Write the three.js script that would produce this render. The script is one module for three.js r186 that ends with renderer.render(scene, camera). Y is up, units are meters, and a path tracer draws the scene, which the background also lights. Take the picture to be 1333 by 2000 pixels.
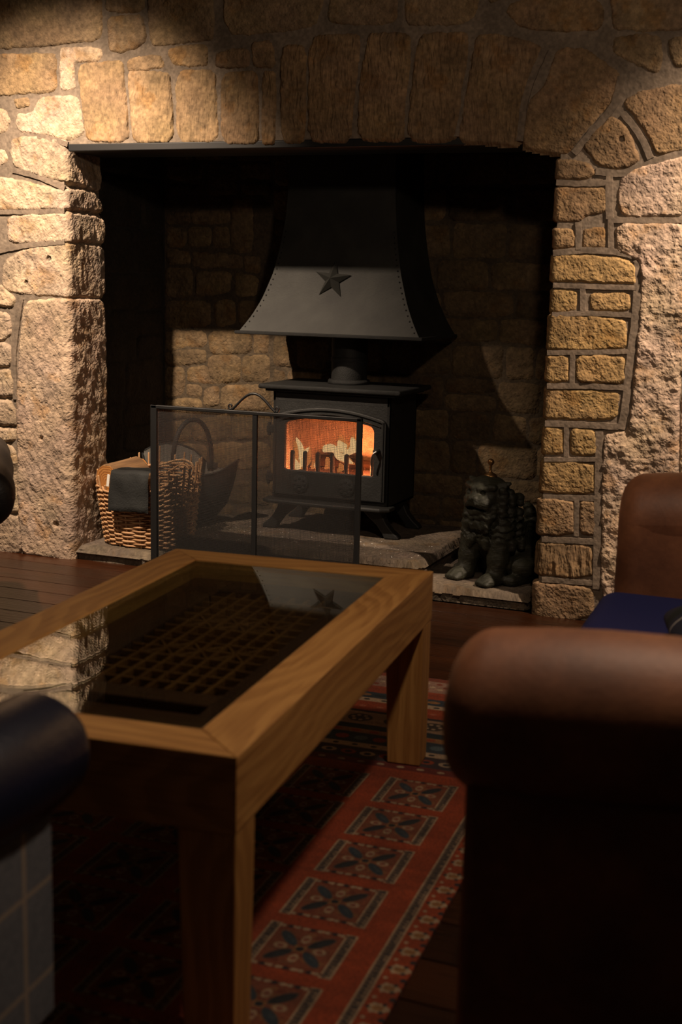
import * as THREE from 'three';
import { RoundedBoxGeometry } from 'three/addons/geometries/RoundedBoxGeometry.js';
import { ImprovedNoise } from 'three/addons/math/ImprovedNoise.js';
import { MarchingCubes } from 'three/addons/objects/MarchingCubes.js';
import { mergeGeometries, mergeVertices, toCreasedNormals } from 'three/addons/utils/BufferGeometryUtils.js';
import { RectAreaLightUniformsLib } from 'three/addons/lights/RectAreaLightUniformsLib.js';

// ---------------------------------------------------------------- camera, light, exposure
RectAreaLightUniformsLib.init();
const scene = new THREE.Scene();
scene.background = new THREE.Color(0x000000);
const renderer = new THREE.WebGLRenderer({ antialias: true });
renderer.toneMapping = THREE.LinearToneMapping;
renderer.toneMappingExposure = 1.0;
renderer.shadowMap.enabled = true;

const R = Math.PI / 180, V3 = (x, y, z) => new THREE.Vector3(x, y, z);
const FOCAL = 2500, PITCH = 10.2 * R, ROLL = 1.37 * R, YAW = 21.8 * R;
const EYE = V3(0, 1.15, 4.369);
const camera = new THREE.PerspectiveCamera(2 * Math.atan(1000 / FOCAL) / R, 1333 / 2000, 0.05, 60);
const AX = (() => {                                   // the camera's right, up and forward
  const turn = (v) => v.applyAxisAngle(V3(0, 1, 0), YAW);
  const f = turn(V3(0, -Math.sin(PITCH), -Math.cos(PITCH))), u = turn(V3(0, Math.cos(PITCH), -Math.sin(PITCH))), r = turn(V3(1, 0, 0));
  const c = Math.cos(ROLL), s = Math.sin(ROLL);
  return { r: r.clone().multiplyScalar(c).addScaledVector(u, s), u: u.clone().multiplyScalar(c).addScaledVector(r, -s), f };
})();
camera.position.copy(EYE);
camera.quaternion.setFromRotationMatrix(new THREE.Matrix4().makeBasis(AX.r, AX.u, AX.f.clone().negate()));
camera.focus = 4.9;
camera.userData.fStop = 4.0;
scene.add(camera);

const WARM = new THREE.Color().setRGB(1, 0.76, 0.56);
// two ceiling spotlights: [position, target, candela, half angle, penumbra]; one pendant over the table: position, candela
const SPOTS = [
  [[-2.76, 2.5, 1.2], [-3.0, 0.6, -0.12], 40, 42, 1],
  [[0.25, 2.5, 0.7], [-0.25, 1.0, 0], 30, 38, 1],
];
const PENDANT = [[-0.28, 2.03, 2.48], 3.3];

// ---------------------------------------------------------------- helpers
let seed = 7;
const rnd = () => { seed = (seed * 1664525 + 1013904223) >>> 0; return seed / 4294967296; };
const rr = (a, b) => a + (b - a) * rnd();
const clamp = (x, a = 0, b = 1) => Math.min(b, Math.max(a, x));
const smooth = (a, b, x) => { const t = clamp((x - a) / (b - a)); return t * t * (3 - 2 * t); };
const mix = (a, b, t) => a + (b - a) * t;
const NZ = new ImprovedNoise();
const noise = (x, y = 0, z = 0) => NZ.noise(x, y, z);
const fbm = (x, y, z = 0, n = 4) => { let a = 0, w = 0.5; for (let i = 0; i < n; i++) { a += w * noise(x, y, z + i * 7.3); x *= 2.03; y *= 2.03; z *= 2.03; w *= 0.5; } return a; };
// where the sight line through a point of the photograph meets a vertical plane or a level
const sight = (px, py) => AX.f.clone().addScaledVector(AX.r, (px - 666.5) / FOCAL).addScaledVector(AX.u, -(py - 1000) / FOCAL);
const onZ = (px, py, z) => { const v = sight(px, py); return EYE.clone().addScaledVector(v, (z - EYE.z) / v.z); };
const onX = (px, py, x) => { const v = sight(px, py); return EYE.clone().addScaledVector(v, (x - EYE.x) / v.x); };

const used = {};
const numbered = (n) => { used[n] = (used[n] ?? -1) + 1; return used[n] ? n + '_' + String(used[n]).padStart(3, '0') : n; };
function shade(o) { o.traverse((m) => { if (m.isMesh) { m.castShadow = true; m.receiveShadow = true; } }); return o; }
function tag(o, label, category, group) { o.userData.label = label; o.userData.category = category; if (group) o.userData.group = group; return o; }
function thing(name, label, category, pos = [0, 0, 0], turn = 0, group) {
  const o = new THREE.Group(); o.name = numbered(name); o.position.set(...pos); o.rotation.y = turn; scene.add(o);
  return tag(o, label, category, group);
}
function structure(name) { const o = new THREE.Group(); o.name = name; o.userData.kind = 'structure'; scene.add(o); return o; }
function part(name, geo, mat, parent, label) {
  const m = new THREE.Mesh(Array.isArray(geo) ? merge(geo) : geo, mat); m.name = name; m.castShadow = m.receiveShadow = true;
  if (label) m.userData.label = label;
  parent.add(m); return m;
}
function merge(list) {
  const keep = list.map((g) => { const h = g.index ? g.toNonIndexed() : g.clone(); for (const k of Object.keys(h.attributes)) if (!['position', 'normal', 'uv'].includes(k)) h.deleteAttribute(k); if (!h.attributes.uv) h.setAttribute('uv', new THREE.BufferAttribute(new Float32Array(h.attributes.position.count * 2), 2)); return h; });
  return mergeGeometries(keep);
}
const box = (w, h, d, x = 0, y = 0, z = 0, r = 0.004, seg = 2) => (r ? new RoundedBoxGeometry(w, h, d, seg, Math.min(r, w / 2.01, h / 2.01, d / 2.01)) : new THREE.BoxGeometry(w, h, d)).translate(x, y, z);
const tube = (pts, r, seg = 24, rad = 7, closed = false) => new THREE.TubeGeometry(new THREE.CatmullRomCurve3(pts.map((p) => (p.isVector3 ? p : V3(...p))), closed), seg, r, rad, closed);
function capped(pts, r, seg = 24, rad = 7) {             // a rod with rounded ends
  const a = pts[0].isVector3 ? pts[0] : V3(...pts[0]), l = pts[pts.length - 1], b = l.isVector3 ? l : V3(...l);
  return merge([tube(pts, r, seg, rad), new THREE.SphereGeometry(r, rad, 5).translate(a.x, a.y, a.z), new THREE.SphereGeometry(r, rad, 5).translate(b.x, b.y, b.z)]);
}
const lathe = (pts, seg = 24) => new THREE.LatheGeometry(pts.map((p) => new THREE.Vector2(...p)), seg);
function extrude(shape, depth, bevel = 0.004, seg = 2, curve = 10) {
  return new THREE.ExtrudeGeometry(shape, { depth: depth - 2 * bevel, bevelEnabled: bevel > 0, bevelThickness: bevel, bevelSize: bevel, bevelOffset: -bevel, bevelSegments: seg, curveSegments: curve }).translate(0, 0, bevel);
}
const polyShape = (pts) => new THREE.Shape(pts.map((p) => new THREE.Vector2(...p)));
function uvMetres(g, long = 'z', du = rnd() * 3, dv = rnd() * 3) {     // u across and v along the grain, in metres
  const p = g.attributes.position, n = g.attributes.normal, uv = new Float32Array(p.count * 2);
  for (let i = 0; i < p.count; i++) {
    const c = { x: p.getX(i), y: p.getY(i), z: p.getZ(i) }, m = { x: Math.abs(n.getX(i)), y: Math.abs(n.getY(i)), z: Math.abs(n.getZ(i)) };
    const rest = ['x', 'y', 'z'].filter((k) => k !== long), across = m[rest[0]] > m[rest[1]] ? rest[1] : rest[0];
    uv[2 * i] = c[across] + du; uv[2 * i + 1] = c[long] + dv;
  }
  g.setAttribute('uv', new THREE.BufferAttribute(uv, 2)); return g;
}

// ---------------------------------------------------------------- textures (tiling, computed)
function hash(x, y, s) { let h = (Math.imul(x, 374761393) + Math.imul(y, 668265263) + Math.imul(s, 2147483647)) | 0; h = Math.imul(h ^ (h >>> 13), 1274126177); return ((h ^ (h >>> 16)) >>> 0) / 4294967296; }
function tileNoise(u, v, px, py, s) {                                     // value noise, periodic over px × py cells
  const x = u * px, y = v * py, xi = Math.floor(x), yi = Math.floor(y), fx = x - xi, fy = y - yi, sx = fx * fx * (3 - 2 * fx), sy = fy * fy * (3 - 2 * fy);
  const g = (a, b) => hash(((a % px) + px) % px, ((b % py) + py) % py, s);
  return mix(mix(g(xi, yi), g(xi + 1, yi), sx), mix(g(xi, yi + 1), g(xi + 1, yi + 1), sx), sy);
}
const tfbm = (u, v, px, py, s, n = 4) => { let a = 0, w = 0.5, t = 0; for (let i = 0; i < n; i++) { a += w * tileNoise(u, v, px << i, py << i, s + i); t += w; w *= 0.55; } return a / t; };
function texture(w, h, f, color, rep = [1, 1]) {
  const d = new Uint8Array(w * h * 4);
  for (let y = 0; y < h; y++) for (let x = 0; x < w; x++) {
    const c = f(x / w, y / h), o = (y * w + x) * 4;
    if (typeof c === 'number') d[o] = d[o + 1] = d[o + 2] = clamp(c) * 255; else for (let k = 0; k < 3; k++) d[o + k] = clamp(c[k]) * 255;
    d[o + 3] = 255;
  }
  const t = new THREE.DataTexture(d, w, h); t.wrapS = t.wrapT = THREE.RepeatWrapping; t.magFilter = THREE.LinearFilter; t.minFilter = THREE.LinearMipmapLinearFilter; t.generateMipmaps = true;
  if (color) t.colorSpace = THREE.SRGBColorSpace;
  t.repeat.set(...rep); t.needsUpdate = true; return t;
}
const lerp3 = (a, b, t) => [mix(a[0], b[0], t), mix(a[1], b[1], t), mix(a[2], b[2], t)];
const TX = {};
TX.stone = texture(512, 512, (u, v) => {
  const a = tfbm(u, v, 5, 5, 11, 5), b = tfbm(u, v, 40, 40, 23, 3), c = smooth(0.55, 0.72, tfbm(u, v, 7, 7, 41, 4));
  const k = 0.78 + 0.3 * (a - 0.5) + 0.34 * (b - 0.5);
  return lerp3([k, k * 0.97, k * 0.92], [k * 0.96, k * 0.84, k * 0.66], c * 0.6);
}, true, [2, 2]);
TX.stoneBump = texture(512, 512, (u, v) => {
  const a = tfbm(u, v, 24, 24, 3, 4), p = tileNoise(u, v, 60, 60, 9), q = tfbm(u, v, 11, 11, 5, 2);
  return 0.45 * a + 0.2 * q + 0.35 * tfbm(u, v, 70, 70, 19, 2) - 0.1 * smooth(0.8, 0.95, p);
}, false, [2, 2]);
TX.toolBump = texture(512, 512, (u, v) => {
  const w = tfbm(u, v, 6, 6, 15, 3) * 0.05, a = tfbm(u + w, v, 70, 14, 31, 3), b = tfbm(u, v, 30, 30, 35, 3);
  return 0.65 * a + 0.35 * b;
}, false, [2, 2]);
TX.mortar = texture(256, 256, (u, v) => { const k = 0.82 + 0.3 * (tfbm(u, v, 6, 6, 51, 4) - 0.5) + 0.25 * (tfbm(u, v, 50, 50, 53, 2) - 0.5); return [k, k * 0.98, k * 0.95]; }, true, [2, 2]);
TX.mortarBump = texture(256, 256, (u, v) => 0.5 * tfbm(u, v, 7, 7, 61, 3) + 0.5 * tfbm(u, v, 60, 60, 63, 2), false, [2, 2]);
function woodTexture(pale, dark, s, rings, tilt, w = 512, h = 1024) {      // a board sawn through noisy growth rings; 1 tile is 0.5 m × 1 m
  return texture(w, h, (u, v) => {
    const U = u * 0.5 - 0.25, e = Math.sin(v * Math.PI * 2);
    const x = U + 0.02 * (tfbm(u, v, 3, 2, s, 3) - 0.5), y = 0.05 + tilt * e + 0.03 * (tfbm(u, v, 2, 3, s + 5, 2) - 0.5);
    const r = Math.sqrt(x * x + y * y) * rings + 1.4 * (tfbm(u, v, 8, 3, s + 9, 3) - 0.5), f = r - Math.floor(r);
    const line = smooth(0.0, 0.55, f) * (1 - smooth(0.86, 1, f)), pore = tfbm(u, v, 150, 12, s + 20, 2), tone = tfbm(u, v, 4, 2, s + 30, 3);
    return lerp3(pale, dark, clamp(0.34 * line * line + 0.35 * smooth(0.5, 0.85, pore) + 0.9 * (tone - 0.5)));
  }, true, [2, 1]);
}
TX.oak = woodTexture([0.74, 0.55, 0.31], [0.53, 0.35, 0.17], 101, 34, 0.07);
TX.floor = woodTexture([0.38, 0.23, 0.13], [0.15, 0.088, 0.05], 131, 120, 0.03);
TX.grainBump = texture(256, 512, (u, v) => tfbm(u, v, 90, 8, 71, 3), false, [2, 1]);
TX.leatherBump = texture(512, 512, (u, v) => 0.5 * tfbm(u, v, 110, 110, 81, 2) + 0.5 * tfbm(u, v, 12, 12, 83, 3), false, [2, 2]);
TX.leather = texture(256, 256, (u, v) => { const k = tfbm(u, v, 5, 5, 85, 4), f = tfbm(u, v, 60, 60, 87, 2); return lerp3([0.40, 0.25, 0.17], [0.58, 0.38, 0.26], clamp(k * 1.5 - 0.3 + 0.3 * (f - 0.5))); }, true, [2, 2]);
TX.clothBump = texture(256, 256, (u, v) => 0.5 + 0.25 * Math.sin(u * Math.PI * 2 * 64) + 0.25 * Math.sin(v * Math.PI * 2 * 64), false, [8, 8]);
TX.ironBump = texture(256, 256, (u, v) => tfbm(u, v, 60, 60, 91, 3), false, [3, 3]);
TX.iron = texture(256, 256, (u, v) => { const k = 0.8 + 0.5 * (tfbm(u, v, 6, 6, 93, 4) - 0.5); return [k, k, k * 0.98]; }, true, [2, 2]);
TX.bark = texture(256, 256, (u, v) => { const k = tfbm(u, v, 30, 5, 95, 4); return lerp3([0.25, 0.17, 0.1], [0.62, 0.48, 0.32], k); }, true);
TX.barkBump = texture(256, 256, (u, v) => tfbm(u, v, 30, 5, 95, 4), false);
TX.logEnd = texture(256, 256, (u, v) => { const x = u - 0.5, y = v - 0.5, r = Math.hypot(x, y) * 2, w = tfbm(u, v, 5, 5, 97, 3); return lerp3([0.78, 0.55, 0.28], [0.55, 0.34, 0.14], clamp(0.5 + 0.4 * Math.sin(r * 46 + w * 5) + 0.4 * (w - 0.5))); }, true);
TX.check = texture(512, 512, (u, v) => {               // grey wool with a pale windowpane check, 1 tile = one check
  const tw = 0.5 + 0.5 * Math.sin((u + v) * Math.PI * 2 * 36), n = tfbm(u, v, 24, 24, 99, 3), l = Math.max(1 - smooth(0.028, 0.04, Math.abs(u - 0.5)), 1 - smooth(0.022, 0.032, Math.abs(v - 0.5)));
  return lerp3([0.45 + 0.12 * tw + 0.12 * (n - 0.5), 0.46 + 0.12 * tw + 0.12 * (n - 0.5), 0.49 + 0.12 * tw + 0.12 * (n - 0.5)], [0.8, 0.7, 0.6], l * 0.8);
}, true);
TX.tartan = texture(256, 256, (u, v) => {
  const l = (t, p, w) => 1 - smooth(w, w * 1.5, Math.abs(((t * 2) % 1) - p)), a = Math.max(l(u, 0.5, 0.02), l(v, 0.5, 0.02)), b = Math.max(l(u, 0.2, 0.1), l(v, 0.2, 0.1));
  return lerp3(lerp3([0.1, 0.12, 0.19], [0.05, 0.1, 0.1], b), [0.66, 0.64, 0.6], a * 0.9);
}, true, [3, 3]);

// ---------------------------------------------------------------- materials
const std = (o) => new THREE.MeshStandardMaterial(o), phys = (o) => new THREE.MeshPhysicalMaterial(o);
const rgb = (r, g, b) => new THREE.Color().setRGB(r, g, b);
const M = {
  stone: std({ map: TX.stone, bumpMap: TX.stoneBump, bumpScale: 0.010, roughness: 0.95, vertexColors: true }),
  tooled: std({ map: TX.stone, bumpMap: TX.toolBump, bumpScale: 0.010, roughness: 0.95, vertexColors: true }),
  mortar: std({ color: rgb(0.27, 0.22, 0.172), map: TX.mortar, bumpMap: TX.mortarBump, bumpScale: 0.004, roughness: 0.97 }),
  pointing: std({ color: rgb(0.25, 0.20, 0.155), map: TX.mortar, bumpMap: TX.mortarBump, bumpScale: 0.003, roughness: 0.95 }),
  oldMortar: std({ color: rgb(0.12, 0.092, 0.06), map: TX.mortar, bumpMap: TX.mortarBump, bumpScale: 0.008, roughness: 0.97 }),
  soot: std({ color: rgb(0.05, 0.042, 0.034), map: TX.mortar, bumpMap: TX.mortarBump, bumpScale: 0.006, roughness: 0.97 }),
  plaster: std({ color: rgb(0.2, 0.17, 0.14), map: TX.mortar, roughness: 0.95 }),
  oak: std({ map: TX.oak, bumpMap: TX.grainBump, bumpScale: 0.0006, roughness: 0.55 }),
  darkWood: std({ map: TX.floor, bumpMap: TX.grainBump, bumpScale: 0.001, roughness: 0.6 }),
  slat: std({ map: TX.oak, color: rgb(0.46, 0.37, 0.28), bumpMap: TX.grainBump, bumpScale: 0.001, roughness: 0.6 }),
  iron: std({ color: rgb(0.017, 0.018, 0.018), map: TX.iron, bumpMap: TX.ironBump, bumpScale: 0.0008, roughness: 0.62, metalness: 0 }),
  hood: std({ color: rgb(0.030, 0.031, 0.027), map: TX.iron, bumpMap: TX.ironBump, bumpScale: 0.0006, roughness: 0.7, metalness: 0 }),
  black: std({ color: rgb(0.008, 0.008, 0.008), roughness: 0.5, metalness: 0 }),
  wire: std({ color: rgb(0.026, 0.025, 0.024), roughness: 0.6, metalness: 0.2 }),
  steel: std({ color: rgb(0.55, 0.54, 0.52), roughness: 0.3, metalness: 1 }),
  zinc: std({ color: rgb(0.34, 0.33, 0.31), map: TX.iron, roughness: 0.5, metalness: 0.35 }),
  bronze: std({ color: rgb(0.042, 0.046, 0.031), map: TX.stone, bumpMap: TX.ironBump, bumpScale: 0.002, roughness: 0.62, metalness: 0.1 }),
  brass: std({ color: rgb(0.35, 0.2, 0.08), roughness: 0.4, metalness: 0.9 }),
  leather: std({ map: TX.leather, bumpMap: TX.leatherBump, bumpScale: 0.0005, roughness: 0.56 }),
  navyLeather: std({ color: rgb(0.006, 0.009, 0.024), bumpMap: TX.leatherBump, bumpScale: 0.001, roughness: 0.36 }),
  blackLeather: std({ color: rgb(0.006, 0.005, 0.005), bumpMap: TX.leatherBump, bumpScale: 0.001, roughness: 0.5 }),
  blue: std({ color: rgb(0.012, 0.018, 0.12), bumpMap: TX.clothBump, bumpScale: 0.0008, roughness: 0.9 }),
  check: std({ map: TX.check, bumpMap: TX.clothBump, bumpScale: 0.0008, roughness: 0.95 }),
  tartan: std({ map: TX.tartan, roughness: 0.9 }),
  glove: std({ color: rgb(0.016, 0.018, 0.018), map: TX.iron, bumpMap: TX.leatherBump, bumpScale: 0.002, roughness: 0.85 }),
  paper: std({ color: rgb(0.7, 0.68, 0.62), roughness: 0.8 }),
  bark: std({ map: TX.bark, bumpMap: TX.barkBump, bumpScale: 0.006, roughness: 0.95 }),
  logEnd: std({ map: TX.logEnd, roughness: 0.85 }),
  char: std({ color: rgb(0.16, 0.11, 0.09), map: TX.bark, bumpMap: TX.barkBump, bumpScale: 0.006, roughness: 0.95 }),
  firebrick: std({ color: rgb(0.7, 0.6, 0.52), map: TX.mortar, bumpMap: TX.mortarBump, bumpScale: 0.004, roughness: 0.9 }),
  ash: std({ color: rgb(0.55, 0.52, 0.48), roughness: 1 }),
  pane: phys({ color: rgb(1, 1, 1), transmission: 1, thickness: 0, roughness: 0.03, ior: 1.5 }),
  tableGlass: phys({ color: rgb(0.8, 0.84, 0.8), transmission: 1, thickness: 0, roughness: 0.0, ior: 1.52 }),
  flameCore: std({ color: 0x000000, emissive: rgb(1, 0.62, 0.27), emissiveIntensity: 1.9, roughness: 1 }),
  flameMid: std({ color: 0x000000, emissive: rgb(1, 0.34, 0.08), emissiveIntensity: 1.35, roughness: 1, transparent: true, opacity: 0.5 }),
  ember: std({ color: rgb(0.04, 0.02, 0.015), emissive: rgb(1, 0.2, 0.03), emissiveIntensity: 0.4, roughness: 1 }),
  emberBed: std({ color: rgb(0.1, 0.05, 0.03), emissive: rgb(1, 0.22, 0.06), emissiveIntensity: 1.1, roughness: 1 }),
  lampGlow: std({ color: 0x000000, emissive: rgb(1, 0.8, 0.55), emissiveIntensity: 3 }),
  globeGlow: std({ color: 0x000000, emissive: rgb(1, 0.76, 0.56), emissiveIntensity: 2 }),
  white: std({ color: rgb(0.6, 0.58, 0.55), roughness: 0.5 }),
};
const wicker = [0, 1, 2].map((k) => std({ color: [rgb(0.42, 0.235, 0.11), rgb(0.34, 0.185, 0.085), rgb(0.5, 0.30, 0.15)][k], roughness: 0.6 }));

// ---------------------------------------------------------------- stones
function chaikin(p, k = 0.2, n = 2) {
  for (let i = 0; i < n; i++) { const q = []; p.forEach((a, j) => { const b = p[(j + 1) % p.length]; q.push([mix(a[0], b[0], k), mix(a[1], b[1], k)], [mix(a[0], b[0], 1 - k), mix(a[1], b[1], 1 - k)]); }); p = q; }
  return p;
}
function inside(poly, x, y) {                                             // signed distance, positive inside
  let d = 1e9, c = false;
  for (let i = 0, j = poly.length - 1; i < poly.length; j = i++) {
    const [ax, ay] = poly[j], [bx, by] = poly[i], ex = bx - ax, ey = by - ay, t = clamp(((x - ax) * ex + (y - ay) * ey) / (ex * ex + ey * ey + 1e-12));
    d = Math.min(d, (x - ax - t * ex) ** 2 + (y - ay - t * ey) ** 2);
    if ((ay > y) !== (by > y) && x < ax + ((y - ay) / (by - ay)) * ex) c = !c;
  }
  return (c ? 1 : -1) * Math.sqrt(d);
}
// One dressed stone: a relief over its outline in (s, y), laid on a wall by place(s, y, height)
function stoneGeometry(outline, place, o = {}) {
  const { cell = 0.007, proud = 0.007, rough = 0.005, edge = 0.014, tint = [0.42, 0.31, 0.19], strokes = 0, pits = [], vary = 0.13, freq = 14, cut = 0.13, grow = 0.006 } = o;
  const poly = chaikin(outline, cut), sx = poly.map((p) => p[0]), sy = poly.map((p) => p[1]), pad = 0.012, ox = rnd() * 40, oy = rnd() * 40;
  const x0 = Math.min(...sx) - pad, y0 = Math.min(...sy) - pad, nx = Math.ceil((Math.max(...sx) + pad - x0) / cell), ny = Math.ceil((Math.max(...sy) + pad - y0) / cell);
  const at = new Int32Array((nx + 1) * (ny + 1)).fill(-1), sd = new Float32Array(at.length), pos = [], col = [], uv = [], idx = [];
  for (let j = 0; j <= ny; j++) for (let i = 0; i <= nx; i++) sd[j * (nx + 1) + i] = inside(poly, x0 + i * cell, y0 + j * cell) + grow + 0.005 * noise((x0 + i * cell) * 28 + ox, (y0 + j * cell) * 28 + oy) + 0.003 * noise((x0 + i * cell) * 90, (y0 + j * cell) * 90 + ox);
  const vertex = (i, j) => {
    const k = j * (nx + 1) + i;
    if (at[k] >= 0) return at[k];
    const s = x0 + i * cell, y = y0 + j * cell, t = clamp((sd[k] + 0.004) / edge), f = 1 - (1 - t) ** 2;
    let n = fbm(s * freq + ox, y * freq + oy, 0, 4) + 0.35 * Math.abs(noise(s * freq * 2.6 + oy, y * freq * 2.6, 3));
    if (strokes) { const a = s * 0.55 + y * 0.25, b = y * 1 - s * 0.4; n = n * 0.6 + strokes * (noise(a * 95 + ox, b * 20 + oy, 1) * 0.6 + noise(a * 45, b * 12, 5) * 0.7); }
    let h = -0.012 + (0.012 + proud) * f + rough * n * f;
    if (o.groove) h += o.groove * f * (noise(s * 75 + ox + noise(y * 9, ox), y * 7, oy) + 0.5 * noise(s * 150, y * 12, ox));
    for (const [ps, py, pr] of pits) { const d = Math.hypot(s - ps, y - py); h -= 0.03 * (1 - smooth(pr * 0.6, pr * 1.15, d)); }
    const p = place(s, y, h), m = 1 + vary * 2 * fbm(s * 5 + oy, y * 5 + ox, 4, 3) + 0.1 * noise(s * 60, y * 60, ox);
    pos.push(p.x, p.y, p.z); uv.push(s + ox, y + oy); col.push(tint[0] * m, tint[1] * m * (1 + 0.04 * noise(s * 8, y * 8, oy)), tint[2] * m * (1 + 0.12 * noise(s * 7 + 9, y * 7, ox)));
    return (at[k] = pos.length / 3 - 1);
  };
  for (let j = 0; j < ny; j++) for (let i = 0; i < nx; i++) {
    const k = j * (nx + 1) + i;
    if (Math.max(sd[k], sd[k + 1], sd[k + nx + 1], sd[k + nx + 2]) < -0.005) continue;
    const a = vertex(i, j), b = vertex(i + 1, j), c = vertex(i + 1, j + 1), d = vertex(i, j + 1);
    if ((i + j) & 1) idx.push(a, b, c, a, c, d); else idx.push(a, b, d, b, c, d);
  }
  const g = new THREE.BufferGeometry();
  g.setAttribute('position', new THREE.Float32BufferAttribute(pos, 3)); g.setAttribute('uv', new THREE.Float32BufferAttribute(uv, 2)); g.setAttribute('color', new THREE.Float32BufferAttribute(col, 3));
  g.setIndex(idx); g.computeVertexNormals(); return g;
}
function rubble(s0, s1, y0, y1, hMin, hMax, wMin, wMax, gap = 0.014) {    // coursed rubble outlines
  const out = []; let y = y0;
  while (y < y1 - 0.03) {
    let h = Math.min(rr(hMin, hMax), y1 - y); if (y1 - y - h < hMin * 0.6) h = y1 - y;
    let s = s0 - rr(0, wMin * 0.5);
    while (s < s1 - 0.03) {
      const w = rr(wMin, wMax), a = Math.max(s, s0) + gap / 2, b = Math.min(s + w, s1) - gap / 2, j = () => rr(-0.35, 0.35) * gap;
      if (b - a > 0.03) {
        if (h > hMin * 1.5 && rnd() < 0.25) { const m = y + h * rr(0.4, 0.6); out.push([[a + j(), y + gap / 2 + j()], [b + j(), y + gap / 2 + j()], [b + j(), m - gap / 2 + j()], [a + j(), m - gap / 2 + j()]], [[a + j(), m + gap / 2 + j()], [b + j(), m + gap / 2 + j()], [b + j(), y + h - gap / 2 + j()], [a + j(), y + h - gap / 2 + j()]]); }
        else out.push([[a + j(), y + gap / 2 + j()], [(a + b) / 2, y + gap / 2 + j()], [b + j(), y + gap / 2 + j()], [b + j(), y + h - gap / 2 + j()], [(a + b) / 2, y + h - gap / 2 + j()], [a + j(), y + h - gap / 2 + j()]]);
      }
      s += w;
    }
    y += h;
  }
  return out;
}

const XL = -2.935, XR = -1.0, JAMB = 0.25, TOP = 1.65, BACK = -1.0, SIDE_L = -3.07, SIDE_R = -0.86;
function corner(x, sign) {                                               // wraps a stone from the wall's face round into the opening
  const r = 0.022;
  return (s, y, h) => {
    const q = s * sign;                                                   // q < 0 on the face, q > 0 inside the opening
    if (q < -r) return V3(x + sign * q, y, h);
    if (q > r) return V3(x + sign * h, y, -q);
    const a = ((q + r) / (2 * r)) * Math.PI / 2;
    return V3(x + sign * (-r + (r + h) * Math.sin(a)), y, -r + (r + h) * Math.cos(a));
  };
}
const flat = (s, y, h) => V3(s, y, h);

// ---------------------------------------------------------------- the stone wall
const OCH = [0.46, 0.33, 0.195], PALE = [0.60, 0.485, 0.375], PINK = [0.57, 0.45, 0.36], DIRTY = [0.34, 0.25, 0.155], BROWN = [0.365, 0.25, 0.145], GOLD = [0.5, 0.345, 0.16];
const wallN = structure('wall_north');
const core = [
  new THREE.BoxGeometry(XL - 0.013 + 4.9, 2.7, JAMB).translate((XL - 0.013 - 4.9) / 2, 1.35, -JAMB / 2),
  new THREE.BoxGeometry(2.2 - XR - 0.013, 2.7, JAMB).translate((2.2 + XR + 0.013) / 2, 1.35, -JAMB / 2),
  new THREE.BoxGeometry(XR - XL + 0.026, 2.7 - TOP, 0.3).translate((XL + XR) / 2, (2.7 + TOP) / 2, -0.15),
];
core.forEach((g) => uvMetres(g, 'y', 0, 0));
part('mortar', core, M.mortar, wallN);
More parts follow.
